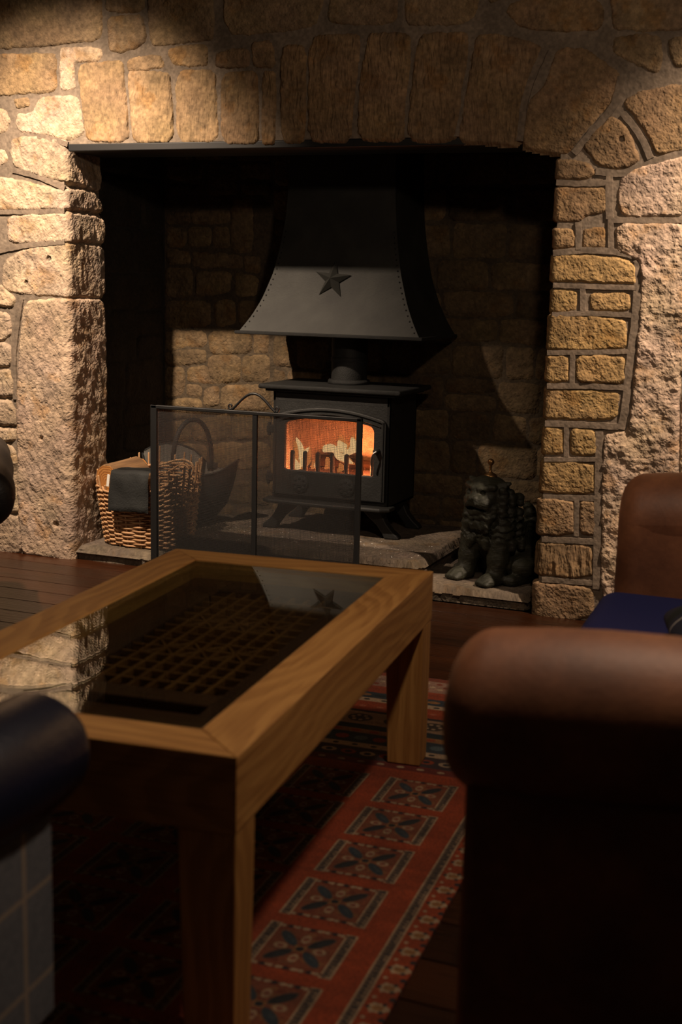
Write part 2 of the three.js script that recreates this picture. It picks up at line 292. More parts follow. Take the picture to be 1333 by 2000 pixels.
// outlines of the stones as read off the photograph, set on the wall's plane: [points, tint, options]
const A = (t, o, ...p) => [p, t, o];
const FACE = [
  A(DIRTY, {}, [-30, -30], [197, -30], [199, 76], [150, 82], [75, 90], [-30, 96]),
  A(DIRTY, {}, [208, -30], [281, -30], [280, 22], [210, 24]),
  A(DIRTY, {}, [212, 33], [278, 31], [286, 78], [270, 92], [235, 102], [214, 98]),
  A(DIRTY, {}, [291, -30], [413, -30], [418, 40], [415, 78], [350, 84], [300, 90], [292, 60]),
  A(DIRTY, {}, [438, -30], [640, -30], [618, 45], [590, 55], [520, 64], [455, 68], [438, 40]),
  A(OCH, {}, [-30, 108], [105, 105], [110, 120], [110, 178], [60, 182], [-30, 187]),
  A(PALE, {}, [118, 95], [150, 92], [198, 95], [199, 110], [190, 119], [146, 121], [144, 130], [146, 175], [119, 175]),
  A(OCH, { tool: 1 }, [153, 128], [200, 122], [240, 119], [246, 200], [253, 276], [172, 277], [163, 220]),
  A(OCH, {}, [250, 118], [275, 112], [312, 110], [322, 130], [285, 137], [252, 138]),
  A(OCH, { tool: 1 }, [251, 141], [290, 140], [331, 145], [336, 200], [338, 277], [262, 278], [256, 220]),
  A(OCH, {}, [328, 96], [380, 88], [404, 88], [406, 127], [380, 129], [338, 126]),
  A(OCH, { tool: 1 }, [345, 140], [420, 137], [423, 200], [425, 277], [347, 278]),
  A(BROWN, {}, [424, 103], [485, 94], [487, 130], [424, 131]),
  A(BROWN, {}, [493, 85], [530, 80], [538, 130], [497, 131]),
  A(BROWN, { tool: 1 }, [433, 143], [502, 140], [504, 200], [505, 281], [434, 280]),
  A(BROWN, { tool: 1 }, [515, 140], [538, 141], [537, 282], [513, 282]),
  A(BROWN, { tool: 1 }, [550, 92], [597, 88], [596, 277], [551, 278]),
  A(BROWN, { tool: 1 }, [605, 72], [700, 68], [703, 90], [692, 180], [684, 275], [603, 276]),
  A(BROWN, { tool: 1 }, [722, 70], [735, 66], [800, 66], [800, 125], [790, 200], [787, 273], [700, 273], [706, 150]),
  A(BROWN, { tool: 1 }, [820, 66], [912, 64], [914, 100], [902, 175], [887, 273], [796, 273], [805, 170]),
  A(BROWN, { tool: 1 }, [932, 66], [985, 68], [1058, 90], [1052, 130], [1032, 190], [1012, 282], [960, 278], [897, 274], [912, 180]),
  A(BROWN, {}, [1092, 95], [1140, 95], [1210, 142], [1200, 195], [1147, 250], [1112, 298], [1080, 298], [1022, 285], [1034, 200], [1066, 165]),
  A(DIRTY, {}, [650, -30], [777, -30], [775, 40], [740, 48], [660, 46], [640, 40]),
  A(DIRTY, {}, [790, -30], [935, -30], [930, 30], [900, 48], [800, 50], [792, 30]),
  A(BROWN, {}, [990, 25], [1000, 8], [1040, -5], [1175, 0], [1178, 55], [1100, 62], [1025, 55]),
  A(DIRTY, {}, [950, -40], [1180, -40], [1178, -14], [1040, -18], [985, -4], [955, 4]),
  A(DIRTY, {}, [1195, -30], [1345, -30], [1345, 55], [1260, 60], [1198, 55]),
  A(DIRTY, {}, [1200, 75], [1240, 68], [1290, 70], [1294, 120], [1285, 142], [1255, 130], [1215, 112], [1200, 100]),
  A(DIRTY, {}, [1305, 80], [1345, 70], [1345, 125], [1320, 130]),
  A(BROWN, {}, [1218, 200], [1260, 178], [1345, 165], [1345, 290], [1285, 303], [1265, 260], [1240, 225]),
  A(BROWN, { hole: [1215, 273, 3.5] }, [1141, 285], [1165, 255], [1195, 228], [1225, 250], [1250, 312], [1225, 325], [1195, 328], [1165, 318]),
  A(PINK, { coarse: 1 }, [1212, 345], [1260, 325], [1345, 302], [1345, 420], [1210, 423]),
  A(PINK, { coarse: 1.8 }, [1206, 440], [1345, 437], [1345, 720], [1325, 730], [1322, 1190], [1176, 1195], [1179, 850], [1222, 846], [1232, 835], [1250, 640], [1257, 530], [1248, 508], [1206, 490]),
  A(PINK, {}, [1332, 735], [1400, 735], [1400, 1250], [1328, 1250]),
  A(BROWN, {}, [1140, 448], [1182, 446], [1184, 482], [1141, 483]),
  A(GOLD, {}, [1155, 573], [1230, 574], [1233, 605], [1154, 607]),
  A(GOLD, { coarse: 0.8 }, [1127, 698], [1175, 693], [1220, 700], [1221, 748], [1128, 746]),
  A(GOLD, { coarse: 0.8 }, [1116, 837], [1166, 842], [1164, 888], [1115, 888]),
  A(BROWN, { coarse: 0.8 }, [1135, 980], [1164, 980], [1162, 1045], [1134, 1042]),
  A(PALE, {}, [-30, 215], [10, 215], [20, 235], [12, 258], [-30, 262]),
  A(PALE, {}, [32, 222], [65, 223], [78, 190], [150, 187], [160, 230], [165, 262], [134, 274], [90, 262], [35, 255]),
  A(OCH, {}, [28, 195], [55, 192], [58, 207], [33, 210]),
  A(PALE, {}, [-30, 290], [10, 295], [15, 310], [5, 322], [-30, 325]),
  A(PALE, { coarse: 1 }, [-30, 560], [5, 558], [30, 585], [25, 598], [-30, 592]),
  A(PALE, { coarse: 1 }, [-30, 606], [18, 614], [22, 650], [10, 664], [-30, 661]),
  A(PALE, { coarse: 1 }, [-30, 670], [20, 672], [25, 705], [15, 715], [-30, 716]),
  A(PALE, { coarse: 1 }, [-30, 724], [20, 724], [27, 745], [25, 775], [-30, 770]),
  A(PALE, { coarse: 1 }, [-30, 780], [20, 784], [33, 805], [32, 830], [-30, 825]),
  A(PALE, { coarse: 1 }, [-30, 835], [33, 838], [30, 860], [-30, 862]),
  A(PALE, { coarse: 1 }, [-30, 872], [30, 870], [35, 980], [38, 1000], [-30, 1000]),
  A(PINK, { coarse: 1 }, [-30, 1010], [20, 1006], [38, 1012], [44, 1078], [10, 1080], [-30, 1080]),
];
function addStone(parent, outline, place, tint, o = {}) {
  const k = rr(0.9, 1.1), c = o.coarse ?? 0;
  const g = stoneGeometry(outline, place, { tint: tint.map((t) => t * k), groove: o.tool ? 0.0022 : 0, cell: 0.0055, rough: 0.005 + 0.007 * c, proud: 0.004 + rr(0, 0.005) + 0.004 * c, freq: c > 1 ? 17 : 14, ...o });
  return part('stone', g, o.tool ? M.tooled : M.stone, parent);
}
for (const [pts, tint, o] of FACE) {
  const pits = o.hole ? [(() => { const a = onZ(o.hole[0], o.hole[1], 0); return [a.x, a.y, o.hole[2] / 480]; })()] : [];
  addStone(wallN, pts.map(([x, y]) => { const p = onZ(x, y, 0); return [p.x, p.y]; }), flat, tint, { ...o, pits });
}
// left jamb: stones that turn the corner; the points after the bar lie inside the opening
const LEFT = [
  [[[25, 272], [55, 268], [100, 270]], [[190, 300], [195, 340], [195, 372], [170, 366]], [[100, 350], [30, 327], [22, 300]], PALE, {}],
  [[[-30, 345], [40, 352], [110, 372]], [[178, 374], [198, 398], [199, 414], [170, 409]], [[100, 408], [0, 408], [-30, 410]], PALE, {}],
  [[[15, 424], [110, 416]], [[188, 424], [203, 434], [203, 474], [170, 470]], [[100, 473], [18, 475]], PALE, {}],
  [[[8, 510], [50, 487], [110, 477]], [[170, 478], [203, 484], [205, 572], [198, 580], [170, 579]], [[110, 578], [60, 575], [5, 565]], PALE, { coarse: 0.5, holes: [[97, 505, 4], [53, 552, 3]] }],
  [[[50, 590], [110, 585]], [[170, 586], [200, 588], [205, 700], [204, 880], [203, 1010]], [[203, 1057]], null, {}],
];
const cornerL = corner(XL, 1);
const S = ([x, y]) => { const p = onZ(x, y, 0); return [p.x - XL, p.y]; };
const SI = ([x, y]) => { const p = onX(x, y, XL); return [Math.min(-p.z, JAMB + 0.012), p.y]; };
LEFT.slice(0, 4).forEach(([a, b, c, tint, o]) => {
  const pits = (o.holes ?? []).map(([x, y, r]) => { const q = S([x, y]); return [q[0], q[1], r / 460]; });
  addStone(wallN, [...a.map(S), ...b.map(SI), ...c.map(S)], cornerL, tint, { ...o, pits, strokes: 0.8, rough: 0.007, cell: 0.006 });
});
addStone(wallN, [...[[50, 590], [110, 585]].map(S), ...[[170, 586], [200, 588], [205, 700], [204, 880]].map(SI), [JAMB + 0.01, 0.25], [JAMB + 0.005, 0.0], [0.0, -0.01], ...[[100, 1088], [46, 1080], [38, 1000], [35, 800], [40, 680]].map(S)], cornerL, PINK, { strokes: 0.7, rough: 0.009, coarse: 1, cell: 0.006, pits: [[...S([113, 1023]), 0.011], [...S([84, 855]), 0.008]] });
// right jamb: the points at the corner run back into the opening
const RIGHT = [
  A(BROWN, {}, [1081, 313], [1110, 313], [1150, 320], [1163, 338], [1150, 348], [1081, 348]),
  A(BROWN, {}, [1081, 366], [1188, 367], [1190, 410], [1150, 420], [1130, 432], [1079, 424]),
  A(BROWN, {}, [1077, 438], [1120, 450], [1124, 465], [1122, 483], [1077, 487]),
  A(GOLD, {}, [1075, 503], [1150, 500], [1215, 506], [1243, 520], [1242, 553], [1160, 550], [1075, 548]),
  A(GOLD, {}, [1073, 566], [1126, 568], [1126, 608], [1072, 612]),
  A(GOLD, {}, [1071, 620], [1130, 616], [1222, 626], [1224, 680], [1150, 683], [1069, 683]),
  A(GOLD, {}, [1068, 695], [1112, 697], [1111, 745], [1067, 747]),
  A(GOLD, {}, [1065, 762], [1208, 766], [1206, 815], [1150, 820], [1064, 817]),
  A(GOLD, {}, [1064, 838], [1101, 837], [1100, 887], [1062, 890]),
  A(GOLD, {}, [1060, 905], [1160, 905], [1161, 965], [1058, 965]),
  A(BROWN, { coarse: 0.8 }, [1058, 978], [1121, 978], [1120, 1040], [1090, 1045], [1055, 1042]),
  A(BROWN, { coarse: 0.8, tool: 1 }, [1054, 1065], [1100, 1062], [1155, 1068], [1156, 1122], [1120, 1128], [1053, 1122]),
  A(BROWN, { coarse: 1 }, [1051, 1140], [1155, 1148], [1160, 1200], [1120, 1212], [1060, 1205], [1049, 1196]),
];
const cornerR = corner(XR, -1);
for (const [pts, tint, o] of RIGHT) {                                  // squared blocks, some with upright chisel grooves
  const q = [];
  pts.forEach(([x, y]) => { const p = onZ(x, y, 0), s = p.x - XR; q.push(x < 1084 ? [-JAMB + 0.005, p.y] : [s, p.y]); });
  addStone(wallN, q, cornerR, tint, { ...o, pits: [], strokes: o.coarse ? 0 : 0.3, rough: 0.007, cut: 0.08, groove: o.tool ? 0.005 : 0, cell: 0.0045 });
}
// raised pointing laid over some of the joints
{
  const LINES = [[0.011, [1192, 335], [1191, 380], [1192, 428]], [0.012, [1243, 500], [1248, 515], [1247, 560], [1240, 640], [1230, 720], [1222, 800], [1214, 838]], [0.012, [1172, 842], [1170, 960], [1168, 1050], [1166, 1150]],
    [0.009, [1088, 357], [1150, 359], [1192, 357]], [0.010, [1082, 494], [1150, 489], [1215, 494], [1243, 502]], [0.008, [1082, 557], [1160, 560], [1245, 562]], [0.009, [1140, 562], [1140, 612]], [0.008, [1080, 615], [1150, 612], [1242, 616]], [0.008, [1070, 689], [1150, 688], [1233, 686]], [0.0085, [1120, 690], [1119, 750]], [0.009, [1070, 754], [1140, 754], [1226, 757]], [0.010, [1066, 827], [1150, 830], [1216, 834]], [0.008, [1108, 832], [1107, 892]], [0.007, [1064, 897], [1165, 897]], [0.009, [1062, 971], [1168, 973]], [0.008, [1128, 974], [1127, 1047]], [0.010, [1060, 1052], [1168, 1058]], [0.009, [1060, 1131], [1164, 1139]],
    [0.009, [1131, 434], [1131, 488]], [0.009, [1194, 425], [1195, 488]], [0.009, [1196, 430], [1333, 430]], [0.011, [1066, 96], [1042, 150], [1026, 200], [1017, 276]], [0.011, [1215, 150], [1200, 205], [1160, 255], [1122, 300]], [0.010, [1218, 222], [1240, 248], [1262, 285], [1272, 310]], [0.011, [1165, 335], [1220, 338], [1280, 316], [1340, 297]],
    [0.010, [26, 332], [75, 345], [128, 368]], [0.009, [-20, 414], [60, 414], [128, 412]], [0.010, [-10, 492], [50, 480], [128, 472]], [0.012, [42, 584], [34, 640], [28, 700], [32, 780]], [0.009, [75, 266], [105, 272], [134, 283]]];
  const out = [];
  for (const [w0, ...pts] of LINES) {
    const w = w0 * 1.12;
    const c = new THREE.CatmullRomCurve3(pts.map(([x, y]) => { const p = onZ(x, y, 0); return V3(p.x, p.y, 0); })), n = Math.max(6, Math.round(c.getLength() / 0.009)), pos = [], uv = [], idx = [], h = 0.0075, o = rnd() * 50;
    for (let i = 0; i <= n; i++) {
      const p = c.getPoint(i / n), t = c.getTangent(i / n), q = V3(-t.y, t.x, 0), e1 = w * (1 + 0.22 * noise(i * 0.35 + o, 1)), e2 = w * (1 + 0.22 * noise(i * 0.35 + o, 9)), z = h + 0.0025 * noise(i * 0.15 + o, 4);
      [[-e1, -0.002], [-e1 * 0.93, z], [0, z + 0.0005], [e2 * 0.93, z], [e2, -0.002]].forEach(([a, d]) => { pos.push(p.x + q.x * a, p.y + q.y * a, d); uv.push(p.x + q.x * a, p.y + q.y * a); });
    }
    for (let i = 0; i < n; i++) for (let k = 0; k < 4; k++) { const a = i * 5 + k, b = a + 1, d = a + 5, e = d + 1; idx.push(a, b, d, b, e, d); }
    const g = new THREE.BufferGeometry(); g.setAttribute('position', new THREE.Float32BufferAttribute(pos, 3)); g.setAttribute('uv', new THREE.Float32BufferAttribute(uv, 2)); g.setIndex(idx); g.computeVertexNormals();
    if (g.attributes.normal.getZ(2) < 0) { g.index.array.reverse(); g.computeVertexNormals(); }
    out.push(toCreasedNormals(g, 0.5));
  }
  part('pointing', out, M.pointing, wallN);
}
// the wall goes on beyond the frame
for (const q of [...rubble(-4.85, -3.33, 0.02, 2.6, 0.14, 0.3, 0.2, 0.5), ...rubble(-0.48, 2.1, 0.02, 2.6, 0.16, 0.34, 0.22, 0.55), ...rubble(-3.33, -0.48, 2.3, 2.6, 0.14, 0.2, 0.2, 0.5)]) addStone(wallN, q, flat, OCH, { cell: 0.016 });

// the recess behind the opening, soot-darkened rubble
const recess = structure('wall_recess');
part('mortar', uvMetres(new THREE.BoxGeometry(SIDE_R - SIDE_L + 0.6, 2.7, 0.3).translate((SIDE_L + SIDE_R) / 2, 1.35, BACK - 0.15), 'y', 0, 0), M.oldMortar, recess);
part('mortar', [
  new THREE.BoxGeometry(0.3, 2.7, -BACK - JAMB).translate(SIDE_L - 0.15, 1.35, (BACK - JAMB) / 2),
  new THREE.BoxGeometry(0.3, 2.7, -BACK - JAMB).translate(SIDE_R + 0.15, 1.35, (BACK - JAMB) / 2),
  new THREE.BoxGeometry(SIDE_R - SIDE_L, 0.1, -BACK - 0.28).translate((SIDE_L + SIDE_R) / 2, 2.05, (BACK - 0.28) / 2),
].map((g) => uvMetres(g, 'y', 0, 0)), M.soot, recess);
const backPlace = (s, y, h) => V3(s, y, BACK + h), OLD = [0.25, 0.182, 0.105], SOOT = [0.05, 0.04, 0.03];
const Z5 = (X, Y) => { const p = onZ(200 + X / 2.5635, 300 + Y / 2.5635, BACK); return [p.x, p.y]; };
const BACKS = [                                                         // stones seen left of the hood
  [OLD, [645, 225], [755, 225], [752, 490], [690, 500], [645, 480]], [OLD, [450, 285], [635, 285], [635, 345], [450, 350]], [OLD, [322, 300], [440, 290], [440, 350], [322, 355]],
  [OLD, [322, 370], [420, 372], [420, 465], [322, 465]], [OLD, [432, 370], [545, 370], [545, 465], [432, 465]], [OLD, [556, 370], [635, 370], [635, 470], [556, 465]],
  [OLD, [455, 490], [700, 510], [700, 575], [455, 570]], [OLD, [322, 480], [440, 485], [440, 555], [322, 555]], [OLD, [712, 515], [790, 515], [790, 600], [712, 590]],
  [OLD, [318, 570], [450, 580], [450, 715], [318, 715]], [OLD, [470, 590], [645, 595], [640, 690], [560, 705], [470, 715]], [OLD, [660, 600], [790, 615], [780, 720], [670, 715]],
  [OLD, [315, 740], [540, 742], [540, 865], [315, 870]], [OLD, [565, 740], [660, 735], [665, 855], [568, 862]], [OLD, [682, 740], [790, 745], [780, 865], [682, 860]],
  [OLD, [316, 885], [520, 890], [522, 965], [316, 985]], [OLD, [534, 890], [745, 893], [745, 1000], [540, 1005]], [OLD, [760, 900], [830, 900], [828, 1000], [758, 1000]],
  [OLD, [316, 998], [425, 985], [520, 985], [520, 1045], [425, 1060], [316, 1060]], [OLD, [532, 1015], [690, 1012], [690, 1140], [590, 1150], [535, 1130]], [OLD, [702, 1012], [840, 1012], [840, 1140], [705, 1140]],
  [OLD, [314, 1072], [408, 1070], [413, 1150], [400, 1210], [314, 1226]], [OLD, [424, 1155], [500, 1163], [498, 1215], [470, 1222], [424, 1205]], [OLD, [428, 1075], [522, 1060], [580, 1150], [510, 1152], [430, 1142]],
  [OLD, [512, 1180], [580, 1166], [582, 1262], [512, 1266]], [OLD, [592, 1165], [840, 1155], [840, 1290], [594, 1285]], [OLD, [314, 1240], [400, 1226], [500, 1235], [500, 1320], [314, 1330]],
  [OLD, [314, 1345], [440, 1335], [440, 1440], [314, 1445]], [OLD, [455, 1340], [640, 1300], [640, 1430], [455, 1440]], [OLD, [655, 1305], [840, 1305], [840, 1430], [655, 1430]],
  [OLD, [314, 1460], [520, 1455], [520, 1580], [314, 1590]], [OLD, [535, 1450], [840, 1445], [840, 1580], [535, 1580]],
];
for (const [t, ...p] of BACKS) addStone(recess, p.map(([x, y]) => Z5(x, y)), backPlace, t, { cell: 0.009, rough: 0.012, vary: 0.22, edge: 0.03, grow: 0.011 });
const [lx0, ly1] = Z5(316, 215), [lx1] = Z5(850, 900), ly0 = Z5(316, 1595)[1];
for (const q of [...rubble(SIDE_L, lx1, 0.0, ly0, 0.09, 0.16, 0.1, 0.3), ...rubble(SIDE_L, lx1, ly1, 2.0, 0.1, 0.16, 0.12, 0.32), ...rubble(lx1, SIDE_R, 0, 2.0, 0.09, 0.17, 0.12, 0.34)]) {
  const k = rr(0.55, 1.05), t = OLD.map((c) => c * k);
  addStone(recess, q, backPlace, t, { cell: 0.012, rough: 0.012, vary: 0.25, edge: 0.03, grow: 0.009 });
}
for (const q of rubble(-BACK * -1 + 0.02, -JAMB - 0.02, 0, 2.0, 0.12, 0.24, 0.16, 0.4)) {
  addStone(recess, q, (s, y, h) => V3(SIDE_L + h, y, s), SOOT, { cell: 0.014, rough: 0.012 });
  addStone(recess, q.map(([s, y]) => [-1.25 - s, y]), (s, y, h) => V3(SIDE_R - h, y, -1.25 - s), SOOT, { cell: 0.014, rough: 0.012 });
}
const bar = thing('lintel_bar', 'flat black iron lintel bar under the stone arch', 'lintel', [-1.97, 1.636, -0.002], 0.014);
part('bar', box(1.9, 0.028, 0.26, 0, 0, -0.13, 0.004), M.black, bar);

// ---------------------------------------------------------------- room shell
const floor = structure('floor');
part('subfloor', new THREE.BoxGeometry(7.3, 0.2, 7.6).translate(-1.35, -0.12, 2.75), M.soot, floor);
const plankMats = [0, 1, 2].map((k) => std({ map: TX.floor, color: [rgb(0.27, 0.23, 0.205), rgb(0.38, 0.31, 0.26), rgb(0.21, 0.18, 0.165)][k], bumpMap: TX.grainBump, bumpScale: 0.0015, roughness: 0.3 }));
for (let z = -0.02, k = 0; z < 6.25; z += 0.135, k++) {
  for (let x = -4.95 - rr(0, 1.5); x < 2.25;) {
    const w = rr(1.6, 2.6), a = Math.max(x, -4.95), b = Math.min(x + w, 2.25);
    if (b - a > 0.05) { const g = box(b - a - 0.002, 0.022, 0.132, (a + b) / 2, -0.011, z + 0.0675, 0.002, 1); part('plank', uvMetres(g, 'x'), plankMats[Math.floor(rnd() * 3)], floor); }
    x += w;
  }
}
const slabBox = (x0, x1, y0, y1, z0, z1) => uvMetres(new THREE.BoxGeometry(x1 - x0, y1 - y0, z1 - z0).translate((x0 + x1) / 2, (y0 + y1) / 2, (z0 + z1) / 2), 'y');
for (const [n, g] of [['ceiling', slabBox(-5.0, 2.3, 2.6, 2.8, -0.2, 6.4)], ['wall_west', slabBox(-5.1, -4.9, 0, 2.7, -0.2, 6.4)], ['wall_east', slabBox(2.2, 2.4, 0, 2.7, -0.2, 6.4)], ['wall_south', slabBox(-5.0, 2.3, 0, 2.7, 6.2, 6.4)]]) {
  const m = new THREE.Mesh(g, M.plaster); m.name = n; m.userData.kind = 'structure'; m.castShadow = m.receiveShadow = true; scene.add(m);
}
// ceiling spotlights (outside the frame)
SPOTS.forEach(([p, t, cd, half, pen], i) => {
  const s = thing('ceiling_spotlight', ['small white ceiling spotlight aimed at the left stone pillar', 'small white ceiling spotlight aimed at the right stone pillar'][i], 'spotlight', p);
  const d = V3(...t).sub(V3(...p)).normalize(), q = new THREE.Quaternion().setFromUnitVectors(V3(0, -1, 0), d);
  const head = new THREE.Group();
  part('canopy', lathe([[0, 0.1], [0.045, 0.1], [0.045, 0.085], [0.01, 0.08], [0.01, 0.02], [0, 0.02]]), M.white, s);
  part('shade', lathe([[0, 0.075], [0.03, 0.075], [0.045, 0.05], [0.048, -0.02], [0.044, -0.02], [0.042, 0.04], [0, 0.06]]).applyQuaternion(q), M.white, s);
  part('bulb', lathe([[0, 0.03], [0.036, 0.03], [0.036, 0.0], [0, -0.004]]).applyQuaternion(q), M.lampGlow, s);
  const l = new THREE.SpotLight(WARM, cd, 0, half * R, pen, 2);
  l.position.set(...p).addScaledVector(d, 0.03); l.target.position.set(...t); l.castShadow = true; l.shadow.mapSize.set(2048, 2048); l.shadow.bias = -0.0005; l.shadow.radius = 1.5;
  scene.add(l, l.target);
});

{
  const [p, cd] = PENDANT, s = thing('pendant_lamp', 'small frosted globe pendant lamp hanging above the end of the coffee table', 'lamp', p);
  part('globe', new THREE.SphereGeometry(0.06, 28, 20), M.globeGlow, s);
  part('cap', lathe([[0, 0.085], [0.02, 0.085], [0.034, 0.06], [0.036, 0.045], [0, 0.045]], 24), M.iron, s);
  part('cord', capped([[0, 0.08, 0], [0, 0.55, 0]], 0.004, 2, 6), M.black, s);
  const l = new THREE.PointLight(WARM, cd, 0, 2); l.position.set(...p); l.castShadow = true; l.shadow.mapSize.set(1024, 1024); l.shadow.bias = -0.0005; l.shadow.radius = 3;
  scene.add(l);
}

// ---------------------------------------------------------------- hearth
const hearth = structure('hearth');
const HTOP = 0.055;
function slab(outline, y0, y1, tint, parent, cell = 0.014, rough = 0.006) {   // a worn flagstone lying level, with its own sides
  const top = stoneGeometry(outline, (s, t, h) => V3(s, Math.max(y1 - 0.012 + h, y0), t), { cell, tint, rough, proud: 0.012, edge: 0.012, vary: 0.14, freq: 9, cut: 0.06, grow: 0 });
  top.index.array.reverse(); top.computeVertexNormals();
  const sh = polyShape(chaikin(outline, 0.06).map(([a, b]) => [a, -b])), side = new THREE.ExtrudeGeometry(sh, { depth: y1 - 0.014 - y0, bevelEnabled: false }).rotateX(-Math.PI / 2).translate(0, y0, 0);
  const n = side.attributes.position.count, col = new Float32Array(n * 3); for (let i = 0; i < n; i++) col.set(tint, i * 3);
  side.setAttribute('color', new THREE.BufferAttribute(col, 3));
  const keep = [top.toNonIndexed(), side.index ? side.toNonIndexed() : side];
  return part('stone', mergeGeometries(keep), M.stone, parent);
}
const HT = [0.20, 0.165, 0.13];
part('bed', slabBox(SIDE_L, SIDE_R, -0.02, 0.035, BACK, -0.1), M.soot, hearth);
for (const [a, b, z] of [[-2.925, -2.55, -0.015], [-2.545, -2.0, -0.03], [-1.99, -1.50, -0.025], [-1.49, -1.03, -0.03]])
  slab([[a, -0.42], [b, -0.42], [b, z - 0.005], [(a + b) / 2, z + rr(-0.006, 0.006)], [a, z]], 0, HTOP + rr(-0.002, 0.002), HT, hearth);
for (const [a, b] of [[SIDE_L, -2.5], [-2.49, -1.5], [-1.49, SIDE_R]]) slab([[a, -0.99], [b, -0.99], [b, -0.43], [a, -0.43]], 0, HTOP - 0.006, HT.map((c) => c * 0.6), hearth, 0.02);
const plinth = thing('hearth_slab', 'raised worn grey stone slab under the stove', 'slab', [0, 0, 0]);
slab([[-2.53, -0.93], [-1.48, -0.93], [-1.475, -0.15], [-1.9, -0.135], [-2.3, -0.12], [-2.535, -0.115]], HTOP - 0.01, 0.108, [0.205, 0.168, 0.136], plinth, 0.01, 0.007);
const SLAB = 0.108;

// ---------------------------------------------------------------- hood
const hood = thing('chimney_hood', 'dark metal flared chimney hood with a star on its front', 'hood', [-2.03, 0, 0]);
const HW = [[0.935, 0.400], [0.96, 0.383], [1.0, 0.357], [1.07, 0.322], [1.18, 0.284], [1.28, 0.263], [1.4, 0.245], [1.5, 0.238], [1.6, 0.234], [1.8, 0.23], [2.02, 0.23]];
const hw = (y) => { for (let i = 1; i < HW.length; i++) if (y <= HW[i][0]) return mix(HW[i - 1][1], HW[i][1], (y - HW[i - 1][0]) / (HW[i][0] - HW[i - 1][0])); return 0.23; };
const hwS = (y) => (hw(y - 0.02) + hw(y) * 2 + hw(y + 0.02)) / 4, hz = (y) => -0.50 - (0.4 - hwS(y)) * 0.75;
{
  const pos = [], uv = [], idx = [], NY = 44, cols = 13;                 // left face, front, right face
  for (let j = 0; j <= NY; j++) {
    const y = 0.935 + (2.02 - 0.935) * Math.pow(j / NY, 1.3), w = hwS(Math.max(y, 0.9351)), z = hz(y);
    const ring = [[-w, -0.985], [-w, mix(-0.985, z, 0.5)], [-w, z], [-w, z]];
    for (let k = 1; k < 6; k++) ring.push([mix(-w, w, k / 6), z]);
    ring.push([w, z], [w, z], [w, mix(-0.985, z, 0.5)], [w, -0.985]);
    ring.forEach(([x, zz]) => { pos.push(x, y, zz); uv.push(x + zz, y); });
  }
  for (let j = 0; j < NY; j++) for (let k = 0; k < cols - 1; k++) { const a = j * cols + k, b = a + 1, c = a + cols, d = c + 1; idx.push(a, b, d, a, d, c); }
  const g = new THREE.BufferGeometry(); g.setAttribute('position', new THREE.Float32BufferAttribute(pos, 3)); g.setAttribute('uv', new THREE.Float32BufferAttribute(uv, 2)); g.setIndex(idx); g.computeVertexNormals();
  part('canopy', g, M.hood, hood);
  const w = 0.4, e = 0.012;
  part('rim', [box(2 * w + 0.03, 0.014, 0.02, 0, 0.932, -0.497, 0.004), box(0.02, 0.014, 0.47, -w - 0.004, 0.932, -0.74, 0.004), box(0.02, 0.014, 0.47, w + 0.004, 0.932, -0.74, 0.004)], M.iron, hood);
  const rv = []; for (let y = 0.955, i = 0; y < 1.36; y += 0.022, i++) for (const s of [-1, 1]) rv.push(new THREE.SphereGeometry(0.0035, 6, 4).translate(s * (hwS(y) - 0.012), y, hz(y) + 0.001));
  part('rivet_row', rv, M.iron, hood).userData.kind = 'stuff';
  const st = [], C = V3(0, 0, 0.032), ang = (k) => (90 + k * 36 - 4) * R, P = (k) => (k % 2 ? V3(Math.cos(ang(k)) * 0.032, Math.sin(ang(k)) * 0.032, 0.004) : V3(Math.cos(ang(k)) * 0.084, Math.sin(ang(k)) * 0.084, 0.002));
  for (let k = 0; k < 10; k++) { const a = P(k), b = P(k + 1); st.push(C.x, C.y, C.z, a.x, a.y, a.z, b.x, b.y, b.z, b.x, b.y, b.z, a.x, a.y, a.z, 0, 0, -0.012); }
  const sg = new THREE.BufferGeometry(); sg.setAttribute('position', new THREE.Float32BufferAttribute(st, 3)); sg.computeVertexNormals();
  const star = part('star', sg, M.hood, hood, 'faceted iron star'); star.position.set(-0.01, 1.157, hz(1.157) + 0.003); star.rotation.x = -0.22;
}

